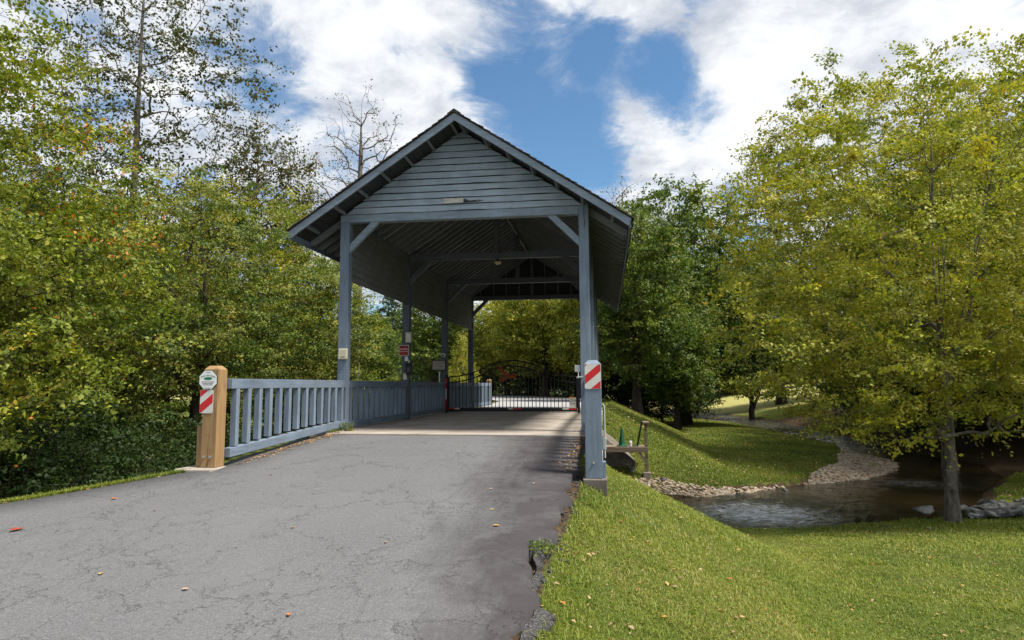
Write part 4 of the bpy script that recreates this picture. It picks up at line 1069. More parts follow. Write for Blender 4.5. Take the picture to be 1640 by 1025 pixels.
def blades(name, P, Z, hgt, wid, seed, label, bend=.6):
    r = np.random.default_rng(seed); n = len(P)
    a = r.uniform(0, 6.28, n); d = np.stack([np.cos(a), np.sin(a), np.zeros(n)], 1); p = np.stack([-d[:, 1], d[:, 0], np.zeros(n)], 1)
    base = np.stack([P[:, 0], P[:, 1], Z - .005], 1); h = hgt[:, None]; w_ = wid[:, None]
    lean = r.uniform(.1, bend, n)[:, None]
    mid = base + d * h * lean * .35 + np.array([0, 0, 1]) * h * .6; tip = base + d * h * lean * 1.1 + np.array([0, 0, 1]) * h * (1 - lean * .35)
    V = np.stack([base - p * w_, base + p * w_, mid + p * w_ * .7, mid - p * w_ * .7, tip], 1).reshape(-1, 3)
    i = np.arange(n)[:, None] * 5
    F_ = np.concatenate([i + np.array([0, 1, 2]), i + np.array([0, 2, 3]), i + np.array([3, 2, 4])], 1).reshape(-1, 3)
    patch = .5 + .5 * np.clip(wob(P[:, 0] * 1.5, P[:, 1] * 1.5) * .9, -1, 1)
    p2 = wob(P[:, 0] * 5 + 2, P[:, 1] * 5 - 1)
    tint = np.clip(.32 + .40 * patch + .16 * p2 + r.normal(0, .17, n), 0, .9); brn = .04 + .30 * np.clip(wob(P[:, 0] * 2.3 - 5, P[:, 1] * 2.3 + 8) - .25, 0, 1); tint = np.where(r.random(n) < brn, r.uniform(.9, 1.0, n), tint)
    me = np_mesh(name, V, F_, ML_GRASS, [('tint', 'FACE', np.repeat(tint, 3))])
    o = add_obj(name, me); tag(o, label, 'grass', kind='stuff'); return o
# near lawn and bank
def lawn_pts(n, x0, x1, y0, y1, dens, gmin=.55):
    x = rng.uniform(x0, x1, n); y = rng.uniform(y0, y1, n); z, g, s, gd, side = terrain(x, y, True)
    d = np.hypot(x, y); k = (g > gmin) & (rng.random(n) < dens(x, y, d)) & ~((x > np.interp(y, *XL)) & (x < np.interp(y, *XR) + .12) & (y < 12.0))
    # inside the camera's cone or a little outside it
    ang = np.degrees(np.arctan2(x, np.maximum(y, .01))); k &= (ang > -62) & (ang < 44)
    return np.stack([x[k], y[k]], 1), z[k]
P1, Z1 = lawn_pts(1700000, -1.0, 13, 2.3, 17.2, lambda x, y, d: np.clip((5.0 / np.maximum(d, 3)) ** 1.7, 0, 1), .2)
d1 = np.hypot(P1[:, 0], P1[:, 1]); mow = .013 + .018 * (.5 + .5 * wob(P1[:, 0] * 2.2, P1[:, 1] * 2.2)) 
edge = np.exp(-((P1[:, 0] - np.interp(P1[:, 1], *XR) - .25) / .22) ** 2) * (P1[:, 1] < 9)
hh = mow * rng.uniform(.6, 1.7, len(P1)) * (1 + .5 * edge) * (1 + .025 * d1); ww = .0012 + .00036 * d1
tuf = wob(P1[:, 0] * 7 + 3, P1[:, 1] * 7); hh = hh * (1 + .9 * np.clip(tuf - .35, 0, 1.2)) * np.where(rng.random(len(P1)) < .03, 1.9, 1)
bare = wob(P1[:, 0] * 3.1 + 9, P1[:, 1] * 3.1 - 4) + .5 * wob(P1[:, 0] * 9, P1[:, 1] * 9) > .72
thin = (rng.random(len(P1)) > .7 * bare) & (rng.random(len(P1)) < (1 - .25 * edge))
blades('grass', P1[thin], Z1[thin], hh[thin], (ww * rng.uniform(.7, 1.3, len(P1)))[thin], 3, 'short green lawn grass on the bank right of the drive', 1.5)
P2, Z2 = lawn_pts(700000, -.3, 14, 18.5, 62, lambda x, y, d: np.clip((20 / d) ** 1.6, 0, 1))
k = (Z2 > -2.06); P2, Z2 = P2[k], Z2[k]; d2_ = np.hypot(P2[:, 0], P2[:, 1])
blades('grass', P2, Z2, .045 * rng.uniform(.6, 1.5, len(P2)) * (1 + .006 * d2_), .0022 + .00040 * d2_, 4, 'green grass covering the point inside the creek bend', .8)
# grass fringe along the left edge of the drive
n = 15000; y = rng.uniform(2.5, 8.1, n); x = np.interp(y, *XL) - np.abs(rng.normal(.05, .06, n)); z = terrain(x, y)
blades('grass', np.stack([x, y], 1), z, .05 * rng.uniform(.5, 2.0, n), np.full(n, .0042), 5, 'thin fringe of grass along the left edge of the drive', .9)
# weeds at the corner post and edge
def tuft(name, cx, cy, n, r_, h, label, cat='weed'):
    a = rng.uniform(0, 6.28, n); q = r_ * np.sqrt(rng.random(n)); x = cx + q * np.cos(a); y = cy + q * np.sin(a)
    z = np.maximum(terrain(x, y), np.where(y < 11.6, zroad(y) - .02, -.01)); rr = np.random.default_rng(n)
    P_ = np.stack([x, y, z + rr.random(n) * h], 1); V = quads_leaf(P_, .035, n, .6)
    me = np_mesh(name, V, np.arange(len(V)).reshape(-1, 4), ML_GR, [('tint', 'FACE', rr.uniform(.3, .85, n))])
    tag(add_obj(name, me), label, cat)
tuft('weed', -4.98, 12.2, 260, .16, .16, 'green weed growing at the foot of the front left corner post')
tuft('weed', -5.0, 11.7, 90, .10, .07, 'tiny weed at the end of the front left railing')
tuft('weed', -.55, 5.6, 120, .12, .07, 'low green weed in the crumbled edge of the drive')
tuft('weed', -4.9, 20.95, 130, .16, .10, 'yellowish weed behind the left end of the gate')
# flat fallen leaves
def leaf_shape(size, curl=.25):
    pts = [(0, -.5), (.16, -.30), (.30, -.05), (.24, .22), (0, .52), (-.26, .20), (-.28, -.08), (-.15, -.32)]
    v = [(x * size, y * size, (abs(x) * curl + y * y * curl * .6) * size) for x, y in pts] + [(0, 0, 0)]
    f = [(i, (i + 1) % 8, 8) for i in range(8)]
    return v, f
def litter(name, P, Z, size, seed, label, lo=0, hi=1):
    r = np.random.default_rng(seed); n = len(P)
    P3 = np.stack([P[:, 0], P[:, 1], Z], 1); V = quads_leaf(P3, size, seed, 3.0, 0, .6, .12)
    me = np_mesh(name, V, np.arange(len(V)).reshape(-1, 4), ML_LIT, [('tint', 'FACE', r.uniform(lo, hi, n))])
    tag(add_obj(name, me), label, 'fallen leaves', kind='stuff')
k = rng.random(len(P1)) < .0030; litter('leaf_litter', P1[k], Z1[k] + .03, .048, 11, 'dry leaves scattered over the near lawn')
k = rng.random(len(P1)) < .011; litter('leaf_litter', P1[k], Z1[k] + .02, .022, 16, 'small brown leaf fragments and thatch in the near lawn', 0, .4)
k = rng.random(len(P2)) < .012; litter('leaf_litter', P2[k], Z2[k] + .05, .085, 12, 'dry leaves scattered over the grass point in the bend', 0, .6)
n = 420; y = rng.uniform(8.5, 12.6, n); x = -5.02 + np.abs(rng.normal(0, .11, n)); litter('leaf_litter', np.stack([x, y], 1), zroad(y) + .012, .042, 13, 'yellow and brown leaf litter gathered along the foot of the front left railing')
n = 150; y = rng.uniform(8.3, 11.8, n); x = np.interp(y, *XR) - .02 - np.abs(rng.normal(0, .09, n)); litter('leaf_litter', np.stack([x, y], 1), zroad(y) + .012, .045, 14, 'brown leaf litter on the asphalt beside the short blue-grey post')
n = 260; y = rng.uniform(3, 8.1, n); x = np.interp(y, *XL) - np.abs(rng.normal(.1, .12, n)); litter('leaf_litter', np.stack([x, y], 1), terrain(x, y) + .03, .055, 15, 'leaf litter in the grass fringe on the left edge of the drive')
# single leaves on the asphalt
LC = {'red': (.22, .035, .018), 'orange': (.36, .12, .03), 'tan': (.40, .28, .17), 'yellow': (.42, .28, .06), 'brown': (.16, .07, .035)}
LM = {}
for c_, v_ in LC.items(): LM[c_] = plain('fallen_leaf_' + c_, v_, .7, var=.3, sc=40)
lf = [(-5.52, 5.62, .16, 'red', 'dark red leaf lying at the far left of the drive'), (-5.35, 6.65, .09, 'orange', 'orange leaf near the left edge of the drive'),
      (-3.9, 4.75, .08, 'yellow', 'yellow leaf in the left half of the drive'), (-3.05, 4.55, .075, 'tan', 'pale tan leaf in the middle foreground of the drive'),
      (-2.75, 3.62, .08, 'tan', 'pale leaf in the lower left foreground of the asphalt'), (-2.1, 4.25, .07, 'orange', 'orange-brown leaf in the central foreground'),
      (-1.78, 3.85, .09, 'tan', 'curled tan leaf in the central foreground'), (-1.55, 3.3, .08, 'brown', 'dark brown curled leaf at the bottom of the drive'),
      (-1.02, 6.1, .09, 'yellow', 'yellow leaf on the dark patch of asphalt')]
extra = [(-1.3, 7.4), (-1.15, 6.6), (-2.2, 7.2), (-3.4, 8.3), (-2.6, 9.4), (-3.8, 10.4), (-1.6, 9.9), (-4.2, 7.9), (-1.1, 8.9), (-2.9, 5.9), (-1.9, 5.6), (-4.6, 6.3), (-1.2, 11.0), (-3.0, 11.2), (-2.0, 10.9), (-.85, 7.7)]
for i, (x, y, s_, c_, lab) in enumerate(lf + [(a, b, .06, random.choice(['tan', 'yellow', 'brown', 'orange']), None) for a, b in extra]):
    v, f = leaf_shape(s_ * .75, random.uniform(.2, .6)); m_ = bpy.data.meshes.new('fallen_leaf'); m_.from_pydata(v, [], f); m_.materials.append(LM[c_]); m_.update()
    o = bpy.data.objects.new('fallen_leaf', m_); C.objects.link(o); o.location = (x, y, float(zroad(y)) + .008); o.rotation_euler = (random.uniform(-.15, .15), random.uniform(-.15, .15), random.uniform(0, 6.3))
    tag(o, lab or 'small dry leaf scattered on the asphalt between the foreground and the bridge', 'leaf', 'single leaves on the drive')

# ------------------------------------------------------------------ trees
def grow(seed, base, top, ellipsoids, n_t, r0, lean=(0, 0), forks=0, shell=.45, low=.2, sub=5, trunk_wob=.15):
    """skeleton: a trunk and limbs reaching for points in the crown volume. returns node arrays and the twig tips"""
    r = np.random.default_rng(seed)
    H_ = top
    pos = []; par = []
    nT = 14
    wx_, wy_ = r.normal(0, trunk_wob, 4), r.normal(0, trunk_wob, 4)
    for i in range(nT + 1):
        t = i / nT; pos.append([lean[0] * t + wx_[0] * math.sin(t * 4) * t + wx_[1] * math.sin(t * 9) * t * .4, lean[1] * t + wy_[0] * math.sin(t * 4 + 1) * t + wy_[1] * math.sin(t * 9) * t * .4, -.12 + (H_ + .12) * t]); par.append(i - 1)
    for f_ in range(forks):
        k0 = int(r.integers(3, 7)); a = r.uniform(0, 6.28); sp = r.uniform(.14, .26) * H_; prev = k0
        for j in range(1, 8):
            t = j / 7; q = np.array(pos[k0]) + np.array([math.cos(a) * sp * t ** .8, math.sin(a) * sp * t ** .8, (H_ * .88 - pos[k0][2]) * t]) + r.normal(0, .05, 3); pos.append(list(q)); par.append(prev); prev = len(pos) - 1
    T = []
    vol = np.array([e[3] * e[4] * e[5] for e in ellipsoids]) ** .8; vol /= vol.sum()
    while len(T) < n_t:
        e = ellipsoids[r.choice(len(ellipsoids), p=vol)]
        u = r.normal(size=3); u /= np.linalg.norm(u); rad = shell + (1 - shell) * r.random() ** .5
        T.append(np.array(e[:3]) + u * rad * np.array(e[3:6]))
    T = np.array(T); T = T[T[:, 2] > low]
    ax = np.array(pos[:nT + 1])
    dist = np.hypot(T[:, 0] - np.interp(T[:, 2], ax[:, 2], ax[:, 0]), T[:, 1] - np.interp(T[:, 2], ax[:, 2], ax[:, 1]))
    T = T[np.argsort(dist)]
    Pn = np.zeros((len(pos) + len(T) * sub, 3)); Pn[:len(pos)] = pos; n = len(pos); tips = []
    for t in T:
        d = Pn[:n] - t; hd = np.hypot(d[:, 0], d[:, 1]); cost = np.sqrt((d ** 2).sum(1)) + 1.1 * np.clip(d[:, 2] + .25 * hd, 0, None)
        cost[:3] += 2
        k_ = int(np.argmin(cost)); a = Pn[k_]; L_ = np.linalg.norm(t - a)
        if L_ < .05: tips.append(k_); continue
        m_ = max(1, min(sub, int(L_ / .35) + 1)); prev = k_
        bow = np.array([0, 0, .10 * L_]) + r.normal(0, .05 * L_, 3)
        for j in range(1, m_ + 1):
            s_ = j / m_; q = a + (t - a) * s_ + bow * math.sin(math.pi * s_) + (r.normal(0, .025 * L_, 3) if j < m_ else 0)
            Pn[n] = q; par.append(prev); prev = n; n += 1
        tips.append(prev)
    Pn = Pn[:n]; par = np.array(par)
    load = np.zeros(n)
    for t in tips: load[t] += 1
    for i in range(n - 1, 0, -1): load[par[i]] += load[i]
    rad = r0 * (np.maximum(load, .6) / max(load[0], 1)) ** .56
    rad = np.maximum(rad, r0 * .014)
    # taper + root flare
    for i in range(min(3, nT)): rad[i] = r0 * (1.62, 1.08, .98)[i]
    return Pn, par, rad, Pn[np.array(tips)], np.array(tips)
def skeleton_mesh(name, Pn, par, rad, m, minr=0, seg=6):
    i = np.arange(1, len(Pn)); i = i[rad[i] > minr]; a = Pn[par[i]]; b = Pn[i]; ra = np.where(par[i] >= 0, rad[par[i]], rad[i]); rb = rad[i]
    ra = np.minimum(ra, rb * 1.6 + .002)
    d = b - a; d /= np.linalg.norm(d, axis=1)[:, None] + 1e-9
    h = np.where(np.abs(d[:, 2:3]) < .9, np.array([[0, 0, 1.]]), np.array([[1., 0, 0]])); u = np.cross(d, h); u /= np.linalg.norm(u, axis=1)[:, None]; v = np.cross(d, u)
    th = np.linspace(0, 2 * np.pi, seg, endpoint=False)
    c = np.cos(th)[None, :, None]; s_ = np.sin(th)[None, :, None]
    ringa = a[:, None] + (u[:, None] * c + v[:, None] * s_) * ra[:, None, None] ; ringb = (b + d * rb[:, None] * .3)[:, None] + (u[:, None] * c + v[:, None] * s_) * rb[:, None, None]
    V = np.concatenate([ringa, ringb], 1).reshape(-1, 3); n = len(i)
    k_ = np.arange(seg); k2 = (k_ + 1) % seg
    Fq = np.stack([k_, k2, seg + k2, seg + k_], 1)
    F_ = (Fq[None] + (np.arange(n) * 2 * seg)[:, None, None]).reshape(-1, 4)
    return np_mesh(name, V, F_, m, smooth=True)
def crown_mesh(name, tips, par, Pn, tip_idx, per, size, cl, flat, m, seed, tint, tint_sd=.13, droop=0., up=1.0, asp=.62, orange=None, inner=.35):
    r = np.random.default_rng(seed); n = len(tips)
    cnt = np.maximum(1, r.poisson(per * r.gamma(1.9, .53, n)))
    idx = np.repeat(np.arange(n), cnt); m_ = len(idx)
    # short sprays: each leaf sits along one of several twigs leaving the tip
    ntw = 6; tw = r.normal(size=(n, ntw, 3)); tw[:, :, 2] *= flat; back = Pn[np.maximum(par[tip_idx], 0)]; out = tips - back; out /= np.linalg.norm(out, axis=1)[:, None] + 1e-6
    tw = tw / np.linalg.norm(tw, axis=2)[:, :, None] + out[:, None] * .55; k_ = r.integers(0, ntw, m_); f = r.random(m_) ** .8
    clr = (cl * r.uniform(.55, 1.25, n) * (cnt / per) ** .3)[idx]
    P_ = tips[idx] + tw[idx, k_] * (f * clr)[:, None] + r.normal(0, .12, (m_, 3)) * clr[:, None] * np.array([1, 1, .6]); P_[:, 2] -= droop * f ** 2 * clr
    # some leaves back along the twig
    bk = r.random(m_) < inner; P_[bk] += (back[idx] - tips[idx])[bk] * r.random((bk.sum(), 1))
    nb = r.normal(size=(n, 3)) * .75 + out * .35; nb[:, 2] += up; nb /= np.linalg.norm(nb, axis=1)[:, None]
    V = quads_leaf(P_, size, seed + 5, up, droop * .4, asp, base=nb[idx])
    ct = r.normal(0, tint_sd, n)
    hgt = (tips[:, 2] - tips[:, 2].min()) / (np.ptp(tips[:, 2]) + 1e-6)
    tt = tint + ct[idx] + r.normal(0, .13, m_)
    tt = np.clip(tt, 0, .93)
    if orange is not None:
        c0, rad_, pr = orange; dd = np.linalg.norm(P_ - np.array(c0), axis=1); kk = (dd < rad_) & (r.random(m_) < pr); tt[kk] = r.uniform(.88, 1, kk.sum())
    kk = r.random(m_) < .006; tt[kk] = r.uniform(.93, 1, kk.sum())
    return np_mesh(name, V, np.arange(len(V)).reshape(-1, 4), m, [('tint', 'FACE', tt)]), m_
TOTAL = [0]
def tree(name, label, cat, base, top, ells, n_t, r0, per, size, cl, m, tint, seed, bark=None, lean=(0, 0), forks=0, shell=.45, low=.3, flat=.55, droop=.1,
         minr=0, orange=None, tsd=.13, group=None, up=1.0, sub=5, asp=.62, inner=.35):
    Pn, par, rad, tips, ti = grow(seed, base, top, ells, n_t, r0, lean, forks, shell, low, sub)
    root = thing(name, (base[0], base[1], base[2] if len(base) > 2 else float(terrain(base[0], base[1]))), label, cat, group)
    add_obj('trunk', skeleton_mesh('trunk', Pn, par, rad, bark or M_BARK, minr), root)
    if per > 0:
        me_, k_ = crown_mesh('crown', tips, par, Pn, ti, per, size, cl, flat, m, seed, tint, tsd, droop, up, asp, orange, inner); add_obj('crown', me_, root); TOTAL[0] += k_
    return root
def copy_tree(src, loc, sc, rz, label, cat, group):
    r_ = src.copy(); C.objects.link(r_); r_.location = loc; r_.scale = (sc[0], sc[0], sc[1]) if isinstance(sc, tuple) else (sc,) * 3; r_.rotation_euler = (0, 0, rz)
    r_['label'] = label; r_['category'] = cat
    if group: r_['group'] = group
    elif 'group' in r_: del r_['group']
    for ch in src.children:
        c_ = ch.copy(); C.objects.link(c_); c_.parent = r_
    return r_

# --- right bank
tree('maple_tree', 'yellow-green maple on a thick mottled trunk at the near creek bank', 'tree', (7.15, 15.3), 9.6,
     [(0.3, .3, 6.6, 4.6, 3.4, 4.0), (-2.2, -.4, 4.2, 2.6, 2.6, 2.2), (2.6, .3, 4.2, 2.8, 2.6, 2.6), (-1.4, 0, 2.6, 2.2, 2.0, 1.1), (1.6, -.6, 2.6, 2.2, 1.8, 1.0)],
     1500, .118, 76, .080, .42, ML_YG, .58, 21, forks=4, low=1.3, flat=.35, droop=.25, shell=.25, sub=6)
tree('maple_tree', 'tall maple with reddish top twigs behind the creekside maple', 'tree', (12.3, 26.2), 15.4,
     [(-2.6, 0, 11.2, 4.2, 4.0, 4.6), (-5.6, 0, 9.8, 2.7, 2.6, 3.3), (0.8, 0, 10.2, 4, 3.6, 4.8), (-2.6, 0, 6.0, 3.8, 3, 2.6)],
     1100, .20, 66, .125, .58, ML_YG, .46, 22, forks=2, low=2.5, flat=.5, shell=.3, orange=((-7.0, 0, 12.0), 3.2, .10), sub=6, lean=(-.4, 0))
R3 = tree('maple_tree', 'yellow-green tree at the right edge beyond the rock heap', 'tree', (14.2, 21.5), 13.5,
     [(0, 0, 8.4, 4.2, 4.0, 5.2), (0, 0, 4.2, 4.2, 3.6, 2.6)], 850, .20, 70, .12, .6, ML_YG, .46, 23, forks=2, low=1.2, flat=.5, shell=.3)
R4 = tree('broadleaf_tree', 'dark green tree overhanging the far side of the creek bend', 'tree', (15.2, 31.0), 12.5,
     [(0, 0, 7.5, 5, 5, 5), (-1.5, 0, 3.5, 5, 4, 2.6)], 800, .26, 52, .18, .85, ML_GR, .42, 24, bark=M_BARKD, low=.6, flat=.5, shell=.35)
g = 'trees along the far side of the creek'
for x, y, s, rz, lab in ((17.5, 38, 1.05, 1, 'broad green tree behind the creek bend, right of the hidden pool'), (20.5, 44, 1.1, 2.4, 'green tree on the far bank above the riffle'),
                         (21, 28, 1.1, 4, 'dark green tree at the right margin beyond the rock heap'), (25, 38, 1.3, .5, 'large tree filling the gap behind the right-hand maples'), (27, 58, 1.4, 3, 'tall distant tree behind the far bank on the right')):
    copy_tree(R4, (x, y, float(terrain(x, y))), s, rz, lab, 'tree', g)
# --- dark oaks right of the bridge
M1 = tree('oak_tree', 'big dark oak with a black trunk on the shaded lawn right of the bridge', 'tree', (5.2, 46), 17.0,
     [(0, 0, 11.0, 5.6, 5.2, 5.6), (-3, 0, 7.6, 3.6, 3.4, 3.4), (3.6, 0, 7.0, 4.0, 3.6, 3.6), (0, 0, 4.6, 5.4, 4.2, 1.7)], 1100, .40, 56, .23, 1.0, ML_GR, .45, 31, bark=M_BARKD, forks=2, low=1.9, flat=.45, shell=.35)
M2 = tree('oak_tree', 'dark leafy tree close behind the right side of the bridge', 'tree', (1.6, 36), 11.0,
     [(0, 0, 7.4, 3.0, 3.0, 3.6), (.2, 0, 4.0, 3.0, 2.8, 2.0)], 750, .25, 54, .165, .7, ML_GR, .48, 32, bark=M_BARKD, forks=1, low=1.5, flat=.45, shell=.35)
copy_tree(M1, (7.2, 66, float(terrain(7.2, 66))), 1.05, 2.1, 'tall green tree behind the big dark oak', 'tree', None)
copy_tree(M1, (1.2, 58, float(terrain(1.2, 58))), (.95, .98), 4.0, 'tall tree rising over the right eave of the roof', 'tree', None)
copy_tree(M1, (18, 72, float(terrain(18, 72))), 1.05, .6, 'rounded tree beyond the far field on the right', 'tree', None)
copy_tree(M2, (4.2, 41, float(terrain(4.2, 41))), (.85, .8), 2.0, 'small dark tree filling the shade between the two oaks', 'tree', None)
copy_tree(M2, (2.6, 50, float(terrain(2.6, 50))), (1.1, .9), 3.3, 'dark tree deep in the shade behind the embankment', 'tree', None)
tree('bare_tree', 'bare-topped tree showing above the right eave', 'tree', (1.6, 53), 19.5, [(0, 0, 16.5, 2.3, 2.3, 3.2), (2.6, 0, 15.6, 2.0, 1.6, 2.6)], 420, .22, 3, .16, .5, ML_BR, .5, 33, bark=M_BARK, low=9, shell=.1, flat=1)
tree('small_tree', 'small crooked tree standing beyond the riffle on the far lawn', 'tree', (12.6, 60.5), 3.6, [(0, 0, 3.4, 2.6, 2.0, 1.3)], 160, .26, 26, .19, .6, ML_YG, .45, 34, bark=M_BARKD, low=1.6, forks=1)
# --- beyond the gate
T1 = tree('broadleaf_tree', 'bright yellow-green tree behind the middle of the gate', 'tree', (-4.6, 50), 10.6,
     [(0, 0, 7.0, 3.9, 3.5, 3.4), (0, 0, 4.0, 4.0, 3.2, 2.2)], 750, .25, 54, .19, .85, ML_YG, .50, 41, bark=M_BARKD, low=1.3, flat=.5, shell=.35)
copy_tree(T1, (-.6, 45, float(terrain(-.6, 45))), (.95, .95), 2.0, 'green tree behind the right half of the gate', 'tree', None)
copy_tree(M2, (-2.4, 56, float(terrain(-2.4, 56))), 1.2, 1.0, 'dark tree filling the gap behind the gate', 'tree', None)
copy_tree(M2, (-6.8, 60, float(terrain(-6.8, 60))), (1.25, 1.1), 4.0, 'dark tree at the bend of the far road', 'tree', None)
copy_tree(T1, (-8.4, 56, float(terrain(-8.4, 56))), (.95, .85), 4.4, 'yellow-green tree left of the gate emblem', 'tree', None)
CN = tree('cedar_tree', 'narrow yellow-green conifer between the third and fourth left posts', 'tree', (-9.5, 43), 5.0,
     [(0, 0, 1.5, 1.15, 1.15, 1.5), (0, 0, 2.8, .70, .70, 1.3), (0, 0, 4.0, .35, .35, 1.0)], 420, .12, 34, .10, .30, ML_YG, .62, 42, low=.1, flat=1.5, droop=0, up=.2, asp=.35)
# --- left of the bridge, seen between the posts
T5 = tree('broadleaf_tree', 'sunlit green tree left of the second bridge post', 'tree', (-14.2, 31), 5.6,
     [(0, 0, 3.9, 3.0, 2.8, 2.2), (0, 0, 2.0, 3.4, 3.0, 1.6)], 760, .2, 54, .145, .72, ML_GR, .66, 43, bark=M_BARKD, low=.2, flat=.5, shell=.35)
copy_tree(M2, (-17.5, 46, float(terrain(-17.5, 46))), (.9, .72), 2.0, 'green tree between the first and second left posts', 'tree', None)
copy_tree(M2, (-15.2, 57, float(terrain(-15.2, 57))), (1.1, .90), 4.0, 'green tree between the second and third left posts', 'tree', None)
CF = tree('spruce_tree', 'pointed dark conifer standing above the sunlit trees left of the second post', 'tree', (-22.5, 66), 12.5,
     [(0, 0, 2.5, 3.0, 3.0, 2.0), (0, 0, 5.5, 2.2, 2.2, 2.2), (0, 0, 8.3, 1.5, 1.5, 2.0), (0, 0, 10.8, .75, .75, 1.7)], 520, .2, 34, .26, .6, ML_BG, .35, 44, bark=M_BARKD, low=.3, flat=.3, droop=.5, up=.5, asp=.35)
FB = tree('far_tree', 'distant blue-green tree of the wooded slope behind the bridge', 'tree', (-26, 82), 11.0,
     [(0, 0, 6.8, 4.4, 4.4, 4.4), (0, 0, 3.0, 4.6, 4.6, 2.4)], 420, .3, 34, .36, 1.3, ML_BG, .45, 45, bark=M_BARKD, low=.3, flat=.6, shell=.5, group='distant trees on the wooded slope')
rr_ = np.random.default_rng(99)
for i in range(58):
    if i < 30: x = rr_.uniform(-46, -6); y = rr_.uniform(74, 112)
    elif i < 44: x = rr_.uniform(-8, 34); y = rr_.uniform(88, 122)
    else: x = rr_.uniform(34, 66); y = rr_.uniform(60, 100)
    copy_tree(FB, (x, y, float(terrain(x, y))), (rr_.uniform(.8, 1.15), rr_.uniform(.75, 1.05)), rr_.uniform(0, 6.3), 'distant blue-green tree of the wooded slope behind the bridge', 'tree', 'distant trees on the wooded slope')
# --- left bank wood
tree('birch_tree', 'tall sparse tree with level grey branches rising out of the frame on the left', 'tree', (-15.6, 19.5), 19.0,
     [(1.6, 0, 13.0, 3.6, 3.0, 3.6), (-2.2, 0, 12.0, 3.0, 2.6, 4.2), (0, 0, 17.2, 3.4, 3.0, 3.0), (1.4, 0, 9.0, 3.0, 2.6, 1.6)], 900, .125, 22, .12, .50, ML_BR, .45, 51, bark=M_BARK, low=6, flat=.22, shell=.2, droop=.05, sub=6, inner=.15)
tree('poplar_tree', 'slender sparse tree with upright leafy tips left of the roof', 'tree', (-13.2, 23), 13.4,
     [(.4, 0, 9.6, 1.9, 1.6, 3.0), (1.7, 0, 9.2, 1.1, 1.1, 3.6), (-.3, 0, 11.4, .8, .8, 2.5), (-1.6, 0, 8.0, 1.6, 1.4, 2.4)], 600, .10, 24, .11, .40, ML_BR, .60, 52, bark=M_BARK, low=3, flat=1.4, shell=.1, droop=0)
tree('bare_tree', 'half-bare tree with dark twisting branches just left of the roof slope', 'tree', (-12.0, 30.5), 17.0,
     [(.2, 0, 15.2, 2.2, 1.6, 2.6), (-1.8, 0, 13.4, 2.0, 1.5, 2.4), (2.2, 0, 13.0, 2.2, 1.4, 2.0), (0, 0, 11, 2.6, 2, 2.0)], 330, .21, 5, .10, .50, ML_BR, .7, 53, bark=M_BARK, low=7, flat=1.1, shell=.05, droop=0, forks=2, inner=.6)
tree('linden_tree', 'yellow-green tree with a few orange leaves filling the left edge', 'tree', (-11.6, 9.6), 9.2,
     [(0.2, 0, 6.4, 3.3, 2.8, 3.4), (1.9, -.2, 4.2, 2.6, 2.2, 2.2), (-.5, -.8, 3.6, 2.6, 2.2, 2.2), (2.2, -.6, 2.6, 1.9, 1.5, .9)], 1300, .12, 74, .078, .42, ML_OR, .38, 54, bark=M_BARKD, low=1.2, flat=.4, droop=.3, shell=.2, forks=3, orange=((4.0, 0, 6.2), 1.6, .10), sub=6)
L5 = tree('hornbeam_tree', 'dense dark green tree with level sprays behind the raw timber post', 'tree', (-10.4, 15.6), 8.8,
     [(0, 0, 6.0, 3.2, 3.0, 3.0), (1.6, -.4, 3.6, 2.8, 2.4, 2.0), (-2, 0, 4.2, 2.6, 2.4, 2.4), (0, -.6, 1.6, 3.2, 2.4, 1.2)], 1150, .16, 78, .070, .40, ML_GR, .60, 55, bark=M_BARKD, low=1.9, flat=.25, droop=.2, shell=.25, forks=2, sub=6, tsd=.18)
L6 = tree('hornbeam_tree', 'yellowing tree below the bare branches left of the roof', 'tree', (-12.6, 20.5), 10.2,
     [(0, 0, 7.0, 3.8, 3.4, 3.2), (2.4, -.4, 5.0, 2.8, 2.6, 2.4), (-2, 0, 4.4, 3, 2.8, 2.4)], 1200, .18, 74, .085, .5, ML_YG, .52, 56, bark=M_BARKD, low=1.4, flat=.35, shell=.25, forks=2, sub=6, tsd=.18)
g = None
copy_tree(L5, (-9.9, 20.2, float(terrain(-9.9, 20.2))), (.88, .92), 2.2, 'leafy tree close behind the front left corner post', 'tree', g)
copy_tree(L5, (-14.8, 15.0, float(terrain(-14.8, 15.0))), (1.05, .98), 4.1, 'dense tree with an upright black trunk left of the timber post', 'tree', g)
copy_tree(L6, (-17.6, 12.6, float(terrain(-17.6, 12.6))), (.95, .95), 1.0, 'dense tree at the far left edge behind the linden', 'tree', g)
copy_tree(L5, (-19.5, 19.5, float(terrain(-19.5, 19.5))), (1.25, 1.25), 3.0, 'tall dense tree behind the left margin', 'tree', g)
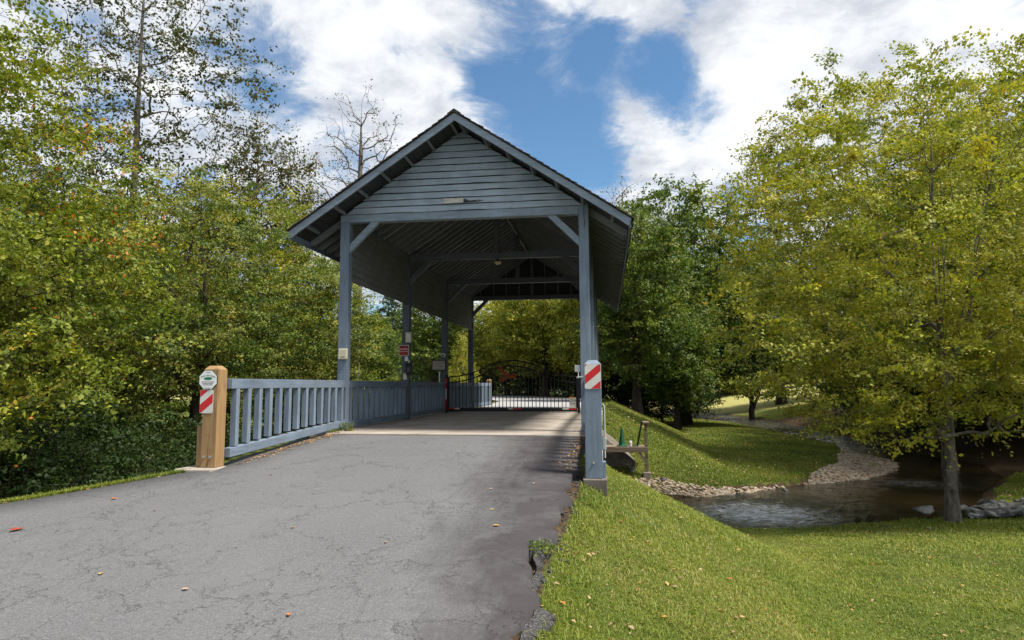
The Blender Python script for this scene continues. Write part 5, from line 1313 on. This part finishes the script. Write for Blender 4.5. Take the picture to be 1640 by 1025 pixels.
copy_tree(L6, (-21.5, 27.5, float(terrain(-18.5, 26.5))), (1.2, 1.15), .3, 'leafy tree behind the poplar on the left bank', 'tree', g)
# understory along the left ravine
S1 = tree('shrub', 'dark undergrowth shrub on the shaded slope left of the drive', 'shrub', (-9.6, 9.8), 1.7,
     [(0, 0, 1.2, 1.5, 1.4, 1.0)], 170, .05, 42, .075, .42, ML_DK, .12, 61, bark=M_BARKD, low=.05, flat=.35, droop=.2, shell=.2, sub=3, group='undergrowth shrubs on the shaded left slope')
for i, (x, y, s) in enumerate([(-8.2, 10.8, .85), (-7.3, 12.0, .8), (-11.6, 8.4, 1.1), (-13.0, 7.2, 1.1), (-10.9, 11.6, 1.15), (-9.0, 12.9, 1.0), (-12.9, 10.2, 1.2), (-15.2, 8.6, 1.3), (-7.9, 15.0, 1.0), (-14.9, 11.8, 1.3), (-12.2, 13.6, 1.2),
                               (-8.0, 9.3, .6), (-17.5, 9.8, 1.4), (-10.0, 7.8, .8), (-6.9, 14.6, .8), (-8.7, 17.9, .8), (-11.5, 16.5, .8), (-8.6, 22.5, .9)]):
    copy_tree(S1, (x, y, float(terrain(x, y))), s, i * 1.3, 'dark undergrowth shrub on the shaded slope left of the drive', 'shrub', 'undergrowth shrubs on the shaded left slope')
# brush under the oaks and along the far bank
g = 'brush along the far bank'
for i, (x, y, s) in enumerate([(3.6, 44, 1.7), (6.6, 58, 1.7), (2.4, 46.5, 1.9), (-.2, 52, 2.0), (-3, 54, 2.0), (-6, 57, 1.9), (1.0, 48, 1.8), (16.6, 27.5, 1.5), (15.4, 34.5, 1.5), (15.6, 40, 1.6), (17.2, 31, 1.7), (18.6, 25.0, 1.6), (20.5, 23.5, 1.5), (16.4, 44, 1.6), (17.6, 51, 1.7),
                               (21, 33, 2.0), (-10.5, 60, 2.0), (-14, 62, 2.1), (9.3, 70, 1.8)]):
    copy_tree(S1, (x, y, float(terrain(x, y))), s, i * 1.7, 'dark brush growing under the trees beyond the creek and the gate', 'shrub', g)
print('LEAVES', TOTAL[0])
